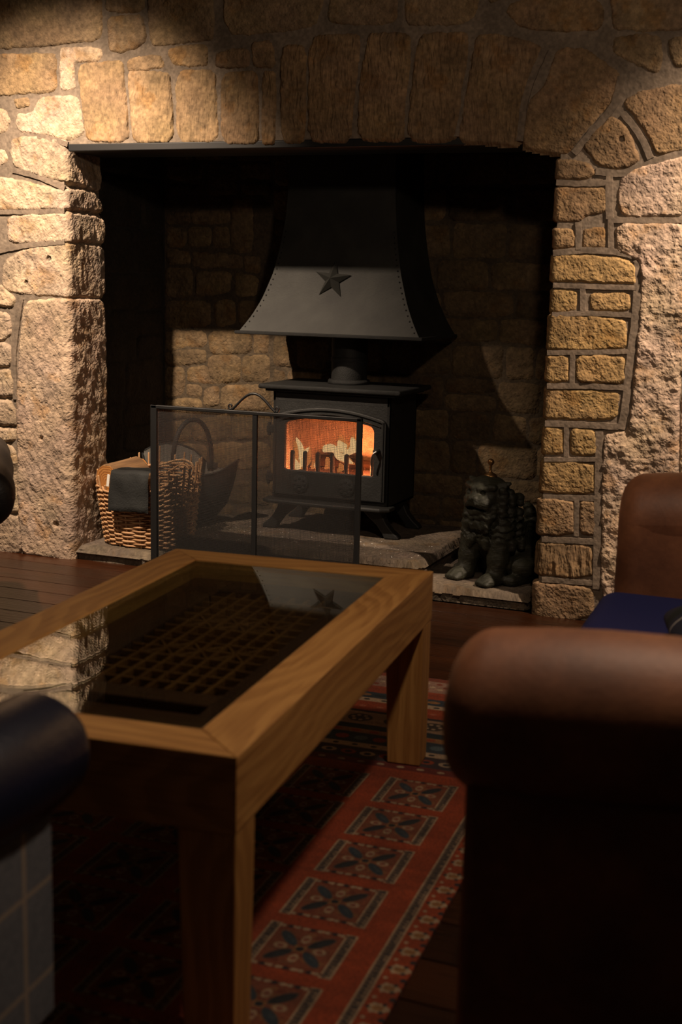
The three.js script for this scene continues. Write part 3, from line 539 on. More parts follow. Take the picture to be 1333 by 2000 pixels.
// ---------------------------------------------------------------- stove
const stove = thing('wood_stove', 'black cast iron wood stove with an arched glass door and glowing fire', 'stove', [-2.005, SLAB, -0.5]);
{
  const H = 0.60, W = 0.26, D = 0.34, b0 = 0.125;                          // heights above the slab
  const Y = (y) => y - SLAB;
  part('body', [box(0.014, H - b0 - 0.01, D, -W + 0.007, (H + b0) / 2 - 0.005, -D / 2, 0.003), box(0.014, H - b0 - 0.01, D, W - 0.007, (H + b0) / 2 - 0.005, -D / 2, 0.003), box(2 * W, H - b0 - 0.01, 0.014, 0, (H + b0) / 2 - 0.005, -D + 0.007, 0.003),
    box(2 * W, 0.014, D, 0, b0 + 0.007, -D / 2, 0.003), box(2 * W, 0.014, D, 0, H - 0.012, -D / 2, 0.003), box(2 * W, 0.05, 0.014, 0, H - 0.03, -0.007, 0.003)], M.iron, stove);
  part('top_plate', [box(0.63, 0.02, 0.41, 0, H + 0.006, -0.165, 0.009, 3), box(0.58, 0.012, 0.37, 0, H - 0.008, -0.165, 0.005)], M.iron, stove);
  part('flue_collar', lathe([[0.075, 0.02], [0.086, 0.02], [0.09, 0.012], [0.09, 0], [0.075, 0]], 32).translate(0, H + 0.015, -0.2), M.iron, stove);
  part('flue_pipe', lathe([[0.073, 0.5], [0.076, 0.5], [0.076, 0.11], [0.079, 0.108], [0.079, 0.09], [0.076, 0.088], [0.076, 0], [0.073, 0]], 32).translate(0, H + 0.02, -0.2), M.iron, stove);
  // door with an arched window
  const dw = 0.252, y0 = 0.155, ys = Y(0.602), yt = Y(0.64), sh = new THREE.Shape();
  sh.moveTo(-dw, y0); sh.lineTo(dw, y0); sh.lineTo(dw, ys - 0.03); sh.quadraticCurveTo(dw, ys, dw - 0.035, ys + 0.004); sh.quadraticCurveTo(0, yt + 0.028, -dw + 0.035, ys + 0.004); sh.quadraticCurveTo(-dw, ys, -dw, ys - 0.03); sh.lineTo(-dw, y0);
  const arch = (x0, x1, yb, ysd, ytop, r) => { const p = new THREE.Path(); p.moveTo(x0 + 0.01, yb); p.lineTo(x1 - 0.01, yb); p.quadraticCurveTo(x1, yb, x1, yb + 0.01); p.lineTo(x1, ysd - r); p.quadraticCurveTo(x1, ysd, x1 - r, ysd + 0.004); p.quadraticCurveTo((x0 + x1) / 2, ytop * 2 - ysd, x0 + r, ysd + 0.004); p.quadraticCurveTo(x0, ysd, x0, ysd - r); p.lineTo(x0, yb + 0.01); p.quadraticCurveTo(x0, yb, x0 + 0.01, yb); return p; };
  const wx0 = -0.197, wx1 = 0.200, wb = Y(0.369), wsd = Y(0.572), wt = Y(0.592);
  sh.holes.push(arch(wx0, wx1, wb, wsd, wt, 0.03));
  const fr = new THREE.Shape(); fr.moveTo(-W, b0); fr.lineTo(W, b0); fr.lineTo(W, H - 0.012); fr.lineTo(-W, H - 0.012); fr.lineTo(-W, b0); fr.holes.push(arch(wx0 - 0.012, wx1 + 0.012, wb - 0.02, wsd + 0.012, wt + 0.012, 0.03));
  part('front_plate', extrude(fr, 0.016, 0.003, 1, 12).translate(0, 0, -0.0165), M.iron, stove);
  const door = part('door', extrude(sh, 0.022, 0.004, 2, 16).translate(0, 0, -0.004), M.iron, stove);
  // raised bead round the door and the moulding above the window
  const bead = []; for (let i = 0; i <= 20; i++) { const t = i / 20, x = mix(-dw + 0.012, dw - 0.012, t); bead.push(V3(x, ys - 0.012 + (yt - ys) * (1 - (2 * t - 1) ** 2), 0.02)); }
  part('moulding', [capped(bead, 0.005, 40, 6), capped(bead.map((p) => V3(p.x * 0.95, p.y - 0.017, p.z)), 0.003, 40, 6), capped([[-dw + 0.012, ys - 0.012, 0.02], [-dw + 0.012, y0 + 0.012, 0.02]], 0.004, 2, 6), capped([[dw - 0.012, ys - 0.012, 0.02], [dw - 0.012, y0 + 0.012, 0.02]], 0.004, 2, 6)], M.iron, door);
  const gp = new THREE.Shape(arch(wx0 - 0.006, wx1 + 0.006, wb - 0.006, wsd + 0.006, wt + 0.006, 0.03).getPoints(12));
  part('glass_pane', new THREE.ExtrudeGeometry(gp, { depth: 0.003, bevelEnabled: false }).translate(0, 0, -0.0005), M.pane, door);
  for (const x of [-0.123, 0.085]) {
    const d = [lathe([[0, 0.012], [0.012, 0.012], [0.014, 0.008], [0.034, 0.006], [0.038, 0.002], [0.038, -0.002]], 28).rotateX(Math.PI / 2)];
    for (let k = 0; k < 8; k++) { const a = k * 45 * R; d.push(new THREE.SphereGeometry(0.0075, 8, 5).scale(1, 1, 0.6).translate(Math.cos(a) * 0.024, Math.sin(a) * 0.024, 0.007)); }
    part('air_control', merge(d).translate(x, Y(0.314), 0.02), M.iron, door);
  }
  part('handle', capped([[0.222, Y(0.475), 0.045], [0.214, Y(0.468), 0.05], [0.206, Y(0.45), 0.052], [0.203, Y(0.43), 0.05], [0.204, Y(0.413), 0.045]], 0.0038, 20, 8), M.steel, door, 'curved bright steel door handle');
  part('handle_boss', lathe([[0, 0.028], [0.011, 0.026], [0.013, 0]], 14).rotateX(Math.PI / 2).translate(0.218, Y(0.475), 0.018), M.iron, door);
  for (const y of [Y(0.535), Y(0.33)]) part('hinge', [box(0.03, 0.03, 0.03, -0.266, y, 0.004, 0.004), capped([[-0.272, y - 0.022, 0.01], [-0.272, y + 0.022, 0.01]], 0.008, 2, 8)], M.iron, stove);
  const lp = []; for (const [x, z] of [[-0.285, -0.03], [-0.285, 0.04], [-0.25, 0.065], [0, 0.075], [0.25, 0.065], [0.285, 0.04], [0.285, -0.03]]) lp.push([x, z]);
  part('ash_lip', extrude(polyShape(lp.map(([x, z]) => [x, -z])), 0.016, 0.006, 3).rotateX(-Math.PI / 2).translate(0, b0 - 0.004, 0), M.iron, stove);
  for (const [sx, z] of [[-1, -0.03], [1, -0.03], [-1, -0.3], [1, -0.3]]) {
    const pts = [[0.232, 0.135], [0.238, 0.1], [0.255, 0.065], [0.28, 0.036], [0.303, 0.018], [0.31, 0.008], [0.308, 0], [0.248, 0], [0.238, 0.02], [0.212, 0.055], [0.175, 0.085], [0.15, 0.11], [0.14, 0.135]];
    part('leg', extrude(polyShape(pts.map(([x, y]) => [x * sx, y])), 0.045, 0.006, 2).translate(0, 0, z - 0.022), M.iron, stove);
  }
  // firebox
  part('firebox_liner', [box(0.02, 0.33, 0.28, -0.226, 0.33, -0.17, 0.003), box(0.02, 0.33, 0.28, 0.226, 0.33, -0.17, 0.003), box(0.44, 0.33, 0.02, 0, 0.33, -0.30, 0.003), box(0.44, 0.02, 0.28, 0, 0.18, -0.17, 0.003)], M.firebrick, stove);
  part('baffle', box(0.3, 0.014, 0.14, 0.09, Y(0.59), -0.2, 0.004).rotateX(0.0), M.iron, stove);
  for (const x of [-0.183, -0.125, -0.066, -0.002, 0.063, 0.127, 0.18]) part('log_guard_bar', capped([[x, 0.2, -0.035], [x, Y(0.436), -0.035]], 0.0105, 2, 10), M.iron, stove);
}
// the fire
const fireAt = (x, y, z) => [-2.005 + x, y, -0.5 + z];
function log(name, label, pos, rot, r, len, mat, endMat, group) {
  const g = lathe([[0, 0], [r * 0.96, 0], [r, 0.006], [r, len - 0.006], [r * 0.96, len], [0, len]], 26), p = g.attributes.position;
  const e = new THREE.CylinderGeometry(r * 0.955, r * 0.955, 0.004, 26);
  for (const q of [p, e.attributes.position]) for (let i = 0; i < q.count; i++) { const a = Math.atan2(q.getZ(i), q.getX(i)), k = 1 + 0.1 * noise(Math.cos(a) * 1.7 + pos[0] * 9, Math.sin(a) * 1.7, q === p ? q.getY(i) * 6 : 0); q.setX(i, q.getX(i) * k); q.setZ(i, q.getZ(i) * k); }
  g.computeVertexNormals();
  const o = thing(name, label, 'log', pos, 0, group); o.rotation.set(...rot);
  part('bark', g, mat, o);
  part('cut_end', e.clone().translate(0, len, 0), endMat, o); part('cut_end', e.translate(0, 0, 0), endMat, o);
  return o;
}
log('firewood_log', 'charred log burning on the left behind the stove glass', fireAt(-0.19, 0.325, -0.17), [0, 0.25, -Math.PI / 2 + 0.02], 0.032, 0.15, M.char, M.ember, 'logs in the stove');
log('firewood_log', 'charred log burning on the right behind the stove glass', fireAt(0.02, 0.33, -0.18), [0, -0.15, -Math.PI / 2], 0.036, 0.17, M.char, M.ember, 'logs in the stove');
log('firewood_log', 'charred log lying along the back of the stove fire', fireAt(-0.14, 0.375, -0.235), [0, 0.02, -Math.PI / 2 - 0.05], 0.032, 0.3, M.char, M.ember, 'logs in the stove');
function tongue(spine, rad, squash = 0.55) {                                // one flame: a closed tapering body along a curved spine
  const c = new THREE.CatmullRomCurve3(spine.map((p) => V3(...p))), NS = 22, NR = 12, pos = [], idx = [];
  for (let i = 0; i <= NS; i++) {
    const t = i / NS, p = c.getPoint(t), r = rad * Math.pow(Math.sin(Math.PI * Math.pow(t * 0.985 + 0.012, 0.6)), 0.6);
    for (let k = 0; k < NR; k++) { const a = (k / NR) * 2 * Math.PI, w = r * (1 + 0.3 * noise(p.x * 40 + Math.cos(a), p.y * 30, Math.sin(a) + rad * 99)); pos.push(p.x + Math.cos(a) * w, p.y + 0.25 * Math.cos(a) * w, p.z + Math.sin(a) * w * squash); }
  }
  for (let i = 0; i < NS; i++) for (let k = 0; k < NR; k++) { const a = i * NR + k, b = i * NR + ((k + 1) % NR), d = a + NR, e = b + NR; idx.push(a, d, b, b, d, e); }
  const g = new THREE.BufferGeometry(); g.setAttribute('position', new THREE.Float32BufferAttribute(pos, 3)); g.setIndex(idx); g.computeVertexNormals(); return g;
}
const FZ = -0.6, fp = (px, py, dz = 0) => { const p = onZ(px, py, FZ + dz); return [p.x, p.y, p.z]; };
const flames = [
  ['flame', 'thin pale flame curling up at the left of the stove window', [[[[586, 898], [590, 886], [588, 874], [583, 862], [579, 854]], 0.013], [[[596, 890], [598, 882], [601, 876], [606, 872]], 0.010]], [[[[580, 905], [588, 890], [584, 874], [574, 860]], 0.026], [[[598, 898], [600, 884], [606, 872]], 0.022]]],
  ['flame', 'low yellow flame licking between the bars at the left', [[[[584, 917], [579, 908], [573, 898], [568, 886]], 0.017], [[[592, 912], [590, 902], [588, 892]], 0.010]], [[[[578, 918], [572, 900], [568, 880]], 0.026], [[[592, 916], [598, 900], [600, 886]], 0.02]]],
  ['flame', 'large bright white flame at the right of the stove window', [[[[640, 868], [648, 879], [662, 880], [676, 882], [696, 884]], 0.036], [[[672, 892], [684, 884], [692, 872], [688, 854]], 0.03], [[[656, 884], [668, 894], [678, 900], [690, 906]], 0.022], [[[660, 884], [668, 872], [662, 860]], 0.024]], [[[[638, 870], [652, 876], [670, 876], [696, 882]], 0.042], [[[672, 884], [670, 868], [664, 848]], 0.024], [[[686, 884], [692, 868], [690, 848]], 0.026], [[[662, 888], [676, 900], [692, 908]], 0.026]]],
  ['flame', 'small orange flames low behind the middle guard bars', [[[[618, 914], [616, 908], [618, 902]], 0.006]], [[[[612, 916], [616, 906], [612, 898]], 0.016], [[[640, 916], [643, 904], [639, 892]], 0.018], [[[664, 922], [668, 912], [664, 904]], 0.016]]],
];
for (const [n, label, coreT, mids] of flames) {
  const f = thing(n, label, 'flame', [0, 0, 0], 0, 'flames in the stove');
  const mean = fp(...coreT[0][0][0]); f.position.set(...mean);
  const tr = (list, dz) => list.map(([sp, r]) => tongue(sp.map(([x, y]) => fp(x, y, dz)), r).translate(-mean[0], -mean[1], -mean[2]));
  part('core', tr(coreT, 0.01).map((g) => g), M.flameCore, f); part('halo', tr(mids, -0.02), M.flameMid, f);
}
for (const [x, y, z, cd] of [[-0.1, 0.352, -0.09, 0.62], [0.1, 0.352, -0.09, 0.62]]) {
  const l = new THREE.PointLight(rgb(1, 0.25, 0.075), cd, 0, 2); l.position.set(...fireAt(x, y, z)); l.castShadow = true; l.shadow.radius = 2; scene.add(l);
}
{
  const bed = thing('ember_bed', 'glowing bed of embers under the burning logs in the stove', 'embers', fireAt(0, 0.3, -0.16)), g = [];
  for (let i = 0; i < 130; i++) { const r = rr(0.008, 0.02); g.push(new THREE.DodecahedronGeometry(r, 0).scale(1, 0.7, 1.1).rotateY(rr(0, 3)).translate(rr(-0.2, 0.2), rr(-0.004, 0.026), rr(-0.11, 0.1))); }
  part('embers', g, M.emberBed, bed).userData.kind = 'stuff';
}
// ash crumbs on the slab
{
  const g = []; for (let i = 0; i < 90; i++) { const x = rr(-2.45, -1.52), z = rr(-0.5, -0.17), s = rr(0.0012, 0.0032); g.push(new THREE.IcosahedronGeometry(s, 0).scale(1, 0.6, rr(0.7, 1.8)).rotateY(rr(0, 3)).translate(x, SLAB + s * 0.5, z)); }
  const m = new THREE.Mesh(merge(g), M.ash); m.name = 'ash_crumbs'; tag(m, 'scattered pale ash crumbs on the stone slab before the stove', 'ash'); m.userData.kind = 'stuff'; shade(m); scene.add(m);
}

// ---------------------------------------------------------------- fire screen
const screen = thing('fire_screen', 'black metal fire screen of fine wire mesh with a scrolled handle', 'fire screen', [-2.1, 0, 0.03]);
{
  const w = 0.44, h = 0.662, t = 0.018;
  part('top_rail', box(2 * w, 0.014, t, 0, h - 0.007, 0, 0.003), M.black, screen);
  part('bottom_rail', box(2 * w, 0.014, t, 0, 0.045, 0, 0.003), M.black, screen);
  part('post', box(0.028, h, t, -w + 0.012, h / 2, 0, 0.003), M.black, screen);
  part('post', box(0.02, h - 0.01, 0.014, 0.008, h / 2, 0, 0.003), M.black, screen);
  part('post', box(0.02, h, t, w - 0.01, h / 2, 0, 0.003), M.black, screen);
  for (const x of [-w + 0.012, w - 0.01]) part('foot', box(0.02, 0.016, 0.05, x, 0.008, 0.012, 0.003), M.black, screen);
  const hp = []; for (let i = 0; i <= 16; i++) { const u = i / 16, x = mix(-0.088, 0.088, u); hp.push([x, h + 0.004 + 0.062 * Math.pow(Math.sin(Math.PI * u), 1.15), 0]); }
  const curl = (s) => Array.from({ length: 11 }, (_, i) => { const a = -Math.PI / 2 + i * 0.5, r = 0.011 - i * 0.0007; return [s * (-0.092 - Math.cos(a) * r - 0.004), h + 0.014 + Math.sin(a) * r, 0]; });
  part('handle', [capped(hp, 0.0052, 40, 8), capped(curl(1), 0.0035, 24, 6), capped(curl(-1), 0.0035, 24, 6)], M.black, screen);
  const wires = [], step = 0.0036, th = 0.0013;
  for (let x = -w + 0.02; x < w - 0.01; x += step) wires.push(new THREE.BoxGeometry(th, h - 0.06, th).translate(x, h / 2 + 0.017, 0));
  for (let y = 0.05; y < h - 0.012; y += step) wires.push(new THREE.BoxGeometry(2 * w - 0.03, th, th).translate(0, y, 0.0008));
  part('wire_mesh', wires, M.wire, screen, 'fine black wire mesh').userData.kind = 'stuff';
}

// ---------------------------------------------------------------- log basket and what is in it
const basket = thing('wicker_basket', 'brown wicker log basket with broken rim beside the left pillar', 'basket', [-2.685, HTOP, -0.195]);
const BA = (t) => mix(0.185, 0.218, t), BB = (t) => mix(0.115, 0.148, t);
const bH = (a) => 0.285 + 0.03 * Math.cos(a) - 0.035 * Math.sin(a) + 0.012 * Math.sin(a * 3);
{
  const NS = 30, rows = 25, sup = (a, p) => Math.sign(Math.cos(a)) * Math.abs(Math.cos(a)) ** p, sus = (a, p) => Math.sign(Math.sin(a)) * Math.abs(Math.sin(a)) ** p;
  const at = (a, t, off) => V3((BA(t) + off) * sup(a, 0.8), bH(a) * t, (BB(t) + off) * sus(a, 0.8));
  for (let i = 0; i < rows; i++) {
    const pts = [], t = 0.02 + 0.97 * (i + 0.5) / rows, r = rr(0.0042, 0.0056);
    const full = i < rows - 6, a0 = full ? 0 : rr(0.3, 1.2), a1 = full ? Math.PI * 2 : a0 + rr(4.6, 5.9);
    for (let k = 0; k < 150; k++) { const a = mix(a0, a1, k / (full ? 150 : 149)); const p = at(a, t, 0.006 * Math.cos(NS / 2 * a + Math.PI * i)); p.y += 0.003 * noise(a * 3, i * 3.1) ; pts.push(p); }
    part('weaver', tube(pts, r, 300, 6, full), wicker[i % 3], basket);
  }
  for (let k = 0; k < NS; k++) { const a = (k / NS) * 2 * Math.PI, e = 1 + rr(0.03, 0.2); part('stake', capped([at(a, 0.01, 0), at(a, 0.5, 0), at(a, e, rr(-0.004, 0.004))], 0.0042, 8, 6), wicker[k % 3], basket); }
  part('basket_base', new THREE.CylinderGeometry(1, 1, 0.012, 30).scale(0.178, 1, 0.11).translate(0, 0.008, 0), wicker[1], basket);
  const b = V3(2.685, -HTOP, 0.195), loop = (pts, z) => pts.map(([x, y]) => onZ(x, y, z).add(b));
  part('rim_loop', capped(loop([[296, 910], [320, 906], [345, 899], [366, 900], [377, 909], [376, 924], [362, 936], [345, 945], [318, 952], [298, 962]], -0.2), 0.0052, 60, 6), wicker[2], basket);
  part('rim_loop', capped(loop([[300, 930], [322, 924], [340, 915], [352, 908], [366, 912], [370, 926], [352, 934]], -0.24), 0.004, 40, 6), wicker[0], basket);
}
const topLog = log('firewood_log', 'round cut log with pale end standing in the wicker basket', [-2.822, 0.31, -0.1], [0, 0, 0], 0.08, 0.17, M.bark, M.logEnd);
topLog.quaternion.setFromUnitVectors(V3(0, 1, 0), V3(0.34, 0.1, -0.93).normalize());
log('firewood_log', 'second log lying deep in the wicker basket', [-2.64, 0.2, -0.12], [-Math.PI / 2, 0, -0.3], 0.055, 0.16, M.bark, M.logEnd);
{
  const gl = thing('work_glove', 'dark cloth gauntlet draped over the basket rim with a white label', 'glove', [-2.68, 0.36, -0.045]);
  const pos = [], uv = [], idx = [], NX = 16, NY = 22, w = 0.17;
  const pr = (v) => { const top = 0.09; if (v < top) { const a = (v / top); return [0.02 - 0.0 * a, -top + v - 0.012]; } const a = v - top; return [0.022 - a * 1.0, 0.006 + 0.012 * Math.min(1, a * 30) + a * 0.02]; };
  for (let s = 0; s < 2; s++) for (let j = 0; j <= NY; j++) for (let i = 0; i <= NX; i++) {
    const v = (j / NY) * 0.255, [y, z] = pr(v), x = mix(-w / 2, w / 2, i / NX), fl = 1 + 0.12 * smooth(0.1, 0.25, v) * (x > 0 ? 0.2 : 1), k = 0.006 * noise(x * 22, v * 14, 2), edge = (i === 0 || i === NX || j === NY) ? 0 : 0.006;
    pos.push(x * fl, y + 0.008 * noise(x * 9, 1) + (j === NY ? 0.004 * noise(x * 40, 5) : 0), z + k + (s ? -edge : edge)); uv.push(x, v);
  }
  const n = (NX + 1) * (NY + 1);
  for (let s = 0; s < 2; s++) for (let j = 0; j < NY; j++) for (let i = 0; i < NX; i++) { const a = s * n + j * (NX + 1) + i, b = a + 1, c = a + NX + 1, d = c + 1; s ? idx.push(a, c, b, b, c, d) : idx.push(a, b, c, b, d, c); }
  const g = new THREE.BufferGeometry(); g.setAttribute('position', new THREE.Float32BufferAttribute(pos, 3)); g.setAttribute('uv', new THREE.Float32BufferAttribute(uv, 2)); g.setIndex(idx); g.computeVertexNormals();
  M.glove.side = THREE.DoubleSide;
  part('cuff', g, M.glove, gl);
  part('label', box(0.012, 0.05, 0.002, -0.094, -0.035, 0.012, 0.0008, 1).rotateZ(-0.12), M.paper, gl, 'small white sewn label');
  gl.rotation.set(0, 0.05, 0);
}

// ---------------------------------------------------------------- coal scuttle
{
  const sc = thing('coal_scuttle', 'dark metal coal scuttle with a pale flared lip and hoop handle behind the basket', 'coal scuttle', [-2.69, HTOP - 0.004, -0.5], 0.12);
  const L = [[-0.19, 0.345, 0.33, 0.012], [-0.165, 0.342, 0.30, 0.055], [-0.12, 0.335, 0.2, 0.095], [-0.06, 0.32, 0.07, 0.118], [0, 0.305, 0.04, 0.125], [0.07, 0.28, 0.04, 0.12], [0.13, 0.275, 0.06, 0.105], [0.19, 0.29, 0.13, 0.075], [0.225, 0.315, 0.22, 0.04], [0.25, 0.335, 0.32, 0.008]];
  const lean = (x) => 1 - smooth(-0.05, 0.12, x), hull = (inset) => { const pos = [], idx = [], NR = 18; L.forEach(([x, yt, yb, w]) => { for (let k = 0; k <= NR; k++) { const a = Math.PI * (k / NR), c = Math.cos(a), s = Math.sin(a); const zz = (w - inset) * Math.sign(c) * Math.abs(c) ** 0.8; pos.push(x, yt - (yt - yb - inset) * Math.pow(s, 0.75) - 0.42 * zz * lean(x), zz); } }); for (let i = 0; i < L.length - 1; i++) for (let k = 0; k < NR; k++) { const a = i * (NR + 1) + k, b = a + 1, c = a + NR + 1, d = c + 1; idx.push(a, c, b, b, c, d); } const g = new THREE.BufferGeometry(); g.setAttribute('position', new THREE.Float32BufferAttribute(pos, 3)); g.setAttribute('uv', new THREE.Float32BufferAttribute(new Float32Array(pos.length / 3 * 2), 2)); g.setIndex(idx); g.computeVertexNormals(); return g; };
  M.iron2 = M.iron.clone(); M.iron2.side = THREE.DoubleSide; M.zinc.side = THREE.DoubleSide;
  part('shell', hull(0), M.iron2, sc); part('liner', hull(0.006), M.zinc, sc, 'pale grey metal inside');
  part('rim', [1, -1].map((s) => tube(L.map(([x, yt, , w]) => [x, yt - 0.42 * s * w * lean(x), s * w]), 0.004, 50, 6)), M.iron, sc);
  part('foot', lathe([[0.05, 0.06], [0.06, 0.05], [0.075, 0.012], [0.085, 0], [0.07, 0]], 24).translate(0.02, 0, 0), M.iron, sc);
  const hp = []; for (let i = 0; i <= 20; i++) { const a = Math.PI * i / 20; hp.push([0.04 + Math.cos(a) * 0.05, 0.285 + 0.212 * Math.pow(Math.sin(a), 0.75), -Math.cos(a) * 0.1]); }
  part('handle', capped(hp, 0.0105, 50, 9), M.iron, sc);
  for (const s of [1, -1]) part('handle_bracket', box(0.05, 0.03, 0.016, 0.04 + s * 0.05, 0.285, -s * 0.108, 0.006), M.iron, sc);
}

// ---------------------------------------------------------------- guardian lion
{
  const lion = thing('lion_statue', 'dark patinated bronze seated lion statue with a small finial on its head', 'statue', [-1.215, HTOP, -0.26], -0.45);
  lion.scale.set(1.22, 1.05, 1.15);
  const caps = [], C = (a, b, r1, r2, k = 1) => caps.push([...a, ...b, r1, r2, k]);
  // x to the viewer's right, y up, z towards the viewer
  C([0, 0.17, 0.0], [0, 0.25, 0.02], 0.085, 0.078); C([0, 0.08, -0.06], [0, 0.17, -0.02], 0.095, 0.085); C([0, 0.07, -0.1], [0, 0.05, -0.12], 0.09, 0.07);   // trunk
  C([0, 0.25, 0.03], [0, 0.31, 0.045], 0.074, 0.066); C([0, 0.315, 0.05], [0, 0.322, 0.062], 0.064, 0.058);                                            // neck, skull
  C([-0.02, 0.29, 0.095], [0.02, 0.29, 0.095], 0.034, 0.034); C([-0.018, 0.255, 0.09], [0.018, 0.255, 0.09], 0.024, 0.024); C([-0.024, 0.26, 0.1], [0.024, 0.26, 0.1], 0.012, 0.012, 0.4);                                        // muzzle, jaw
  C([-0.014, 0.288, 0.122], [-0.034, 0.284, 0.108], 0.013, 0.011, 0.4); C([0.014, 0.288, 0.122], [0.034, 0.284, 0.108], 0.013, 0.011, 0.4); C([-0.008, 0.305, 0.124], [0.008, 0.305, 0.124], 0.012, 0.012, 0.4); C([0, 0.312, 0.115], [0, 0.33, 0.1], 0.012, 0.012, 0.6);   // lips, nose
  for (const s of [-1, 1]) {
    C([s * 0.012, 0.338, 0.108], [s * 0.05, 0.346, 0.088], 0.011, 0.012, 0.4); C([s * 0.058, 0.35, 0.05], [s * 0.078, 0.362, 0.045], 0.017, 0.007, 0.6);
    for (let i = 0; i < 6; i++) { const y = 0.335 - i * 0.024; C([s * 0.066, y, 0.062], [s * 0.074, y - 0.012, 0.055], 0.0145, 0.010, 0.3); C([s * 0.07, y - 0.01, 0.03], [s * 0.078, y - 0.022, 0.022], 0.016, 0.011, 0.3); }     // brow, ear
    C([s * 0.052, 0.2, 0.045], [s * 0.058, 0.09, 0.062], 0.043, 0.032); C([s * 0.058, 0.09, 0.062], [s * 0.06, 0.03, 0.072], 0.032, 0.029); C([s * 0.06, 0.02, 0.085], [s * 0.062, 0.018, 0.112], 0.03, 0.026);   // foreleg, paw
    for (let t = -1; t < 2; t++) C([s * 0.062 + t * 0.017, 0.016, 0.118], [s * 0.062 + t * 0.017, 0.012, 0.138], 0.0115, 0.010);                      // toes
    C([s * 0.085, 0.07, -0.06], [s * 0.1, 0.06, 0.0], 0.06, 0.045); C([s * 0.1, 0.02, -0.02], [s * 0.105, 0.018, 0.05], 0.028, 0.024);              // haunch, hind paw
    for (let i = 0; i < 16; i++) { const a = 0.35 + i % 4 * 0.45, y = 0.15 + Math.floor(i / 4) * 0.052, q = 0.078 + (y < 0.2 ? 0.012 : 0); C([s * Math.sin(a) * q, y, Math.cos(a) * q + 0.005], [s * Math.sin(a) * (q + 0.008), y - 0.018, Math.cos(a) * q + 0.008], 0.019, 0.012, 0.4); }   // mane curls
    C([s * 0.045, 0.27, 0.08], [s * 0.05, 0.245, 0.085], 0.02, 0.014, 0.5);
  }
  for (let i = 0; i < 5; i++) C([(i - 2) * 0.022, 0.228 - Math.abs(i - 2) * -0.006, 0.095], [(i - 2) * 0.02, 0.195, 0.098], 0.015, 0.009, 0.5);               // beard
  C([0, 0.06, -0.18], [0.02, 0.17, -0.175], 0.028, 0.036); C([0.02, 0.17, -0.175], [0.01, 0.25, -0.14], 0.036, 0.016);                               // tail
  const N = 88, half = 0.235, cy = 0.2, cz = -0.02;
  const mc = new MarchingCubes(N, M.bronze, false, false, 120000); mc.isolation = 0;
  const B = 8, nb = N / B, near = [], dist = ([ax, ay, az, bx, by, bz, r1, r2], x, y, z) => { const ex = bx - ax, ey = by - ay, ez = bz - az, t = clamp(((x - ax) * ex + (y - ay) * ey + (z - az) * ez) / (ex * ex + ey * ey + ez * ez)); return Math.hypot(x - ax - t * ex, y - ay - t * ey, z - az - t * ez) - mix(r1, r2, t); };
  for (let k = 0; k < nb; k++) for (let j = 0; j < nb; j++) for (let i = 0; i < nb; i++) {       // the pieces near each block of cells
    const w = (q) => ((q + 0.5) * B - N / 2) / (N / 2) * half, x = w(i), y = w(j) + cy, z = w(k) + cz;
    near.push(caps.filter((c) => dist(c, x, y, z) < 0.02 + half / N * 2 * B * 0.87));
  }
  for (let k = 0; k < N; k++) for (let j = 0; j < N; j++) for (let i = 0; i < N; i++) {
    const list = near[((k / B | 0) * nb + (j / B | 0)) * nb + (i / B | 0)];
    if (!list.length) { mc.field[i + j * N + k * N * N] = -0.05; continue; }
    const x = (i - N / 2) / (N / 2) * half, y = (j - N / 2) / (N / 2) * half + cy, z = (k - N / 2) / (N / 2) * half + cz;
    let d = 0.05;
    for (const [ax, ay, az, bx, by, bz, r1, r2, sk] of list) {
      const ex = bx - ax, ey = by - ay, ez = bz - az, t = clamp(((x - ax) * ex + (y - ay) * ey + (z - az) * ez) / (ex * ex + ey * ey + ez * ez));
      const q = Math.hypot(x - ax - t * ex, y - ay - t * ey, z - az - t * ez) - mix(r1, r2, t);
      if (q > 0.06) { if (q < d) d = q; continue; }
      const kk = 0.012 * sk, h = clamp(0.5 + 0.5 * (d - q) / kk); d = mix(d, q, h) - kk * h * (1 - h);
    }
    for (const s of [-1, 1]) { const e = Math.hypot(x - s * 0.027, y - 0.326, z - 0.112) - 0.010; d = Math.max(d, -e); }              // eye sockets
    { const m = Math.max(Math.abs(y - 0.271 + x * x * 6) - 0.0055, Math.abs(x) - 0.036, 0.085 - z); d = Math.max(d, -m); }                            // mouth
    d += 0.0035 * fbm(x * 60, y * 60, z * 60, 2) + 0.003 * Math.sin(y * 240 + 6 * noise(x * 40, y * 20, z * 40)) * smooth(0.13, 0.17, y) * (1 - smooth(0.24, 0.27, y));
    mc.field[i + j * N + k * N * N] = -Math.max(d, -y + 0.002);
  }
  mc.update();
  const n = mc.count, P = new Float32Array(n * 3), U = new Float32Array(n * 2);
  for (let i = 0; i < n; i++) { const x = mc.positionArray[3 * i] * half, y = mc.positionArray[3 * i + 1] * half + cy, z = mc.positionArray[3 * i + 2] * half + cz; P.set([x, y, z], 3 * i); U.set([x + z * 0.5, y], 2 * i); }
  let g = new THREE.BufferGeometry(); g.setAttribute('position', new THREE.BufferAttribute(P, 3)); g.setAttribute('uv', new THREE.BufferAttribute(U, 2)); g = mergeVertices(g, 1e-5); g.computeVertexNormals();
  part('body', g, M.bronze, lion);
  part('finial', lathe([[0, 0.068], [0.008, 0.064], [0.011, 0.056], [0.008, 0.048], [0.004, 0.044], [0.0035, 0.026], [0.006, 0.02], [0.018, 0.012], [0.022, 0.004], [0.022, -0.012], [0, -0.012]], 20).translate(0.0, 0.372, 0.045), M.brass, lion, 'small brass finial');
}

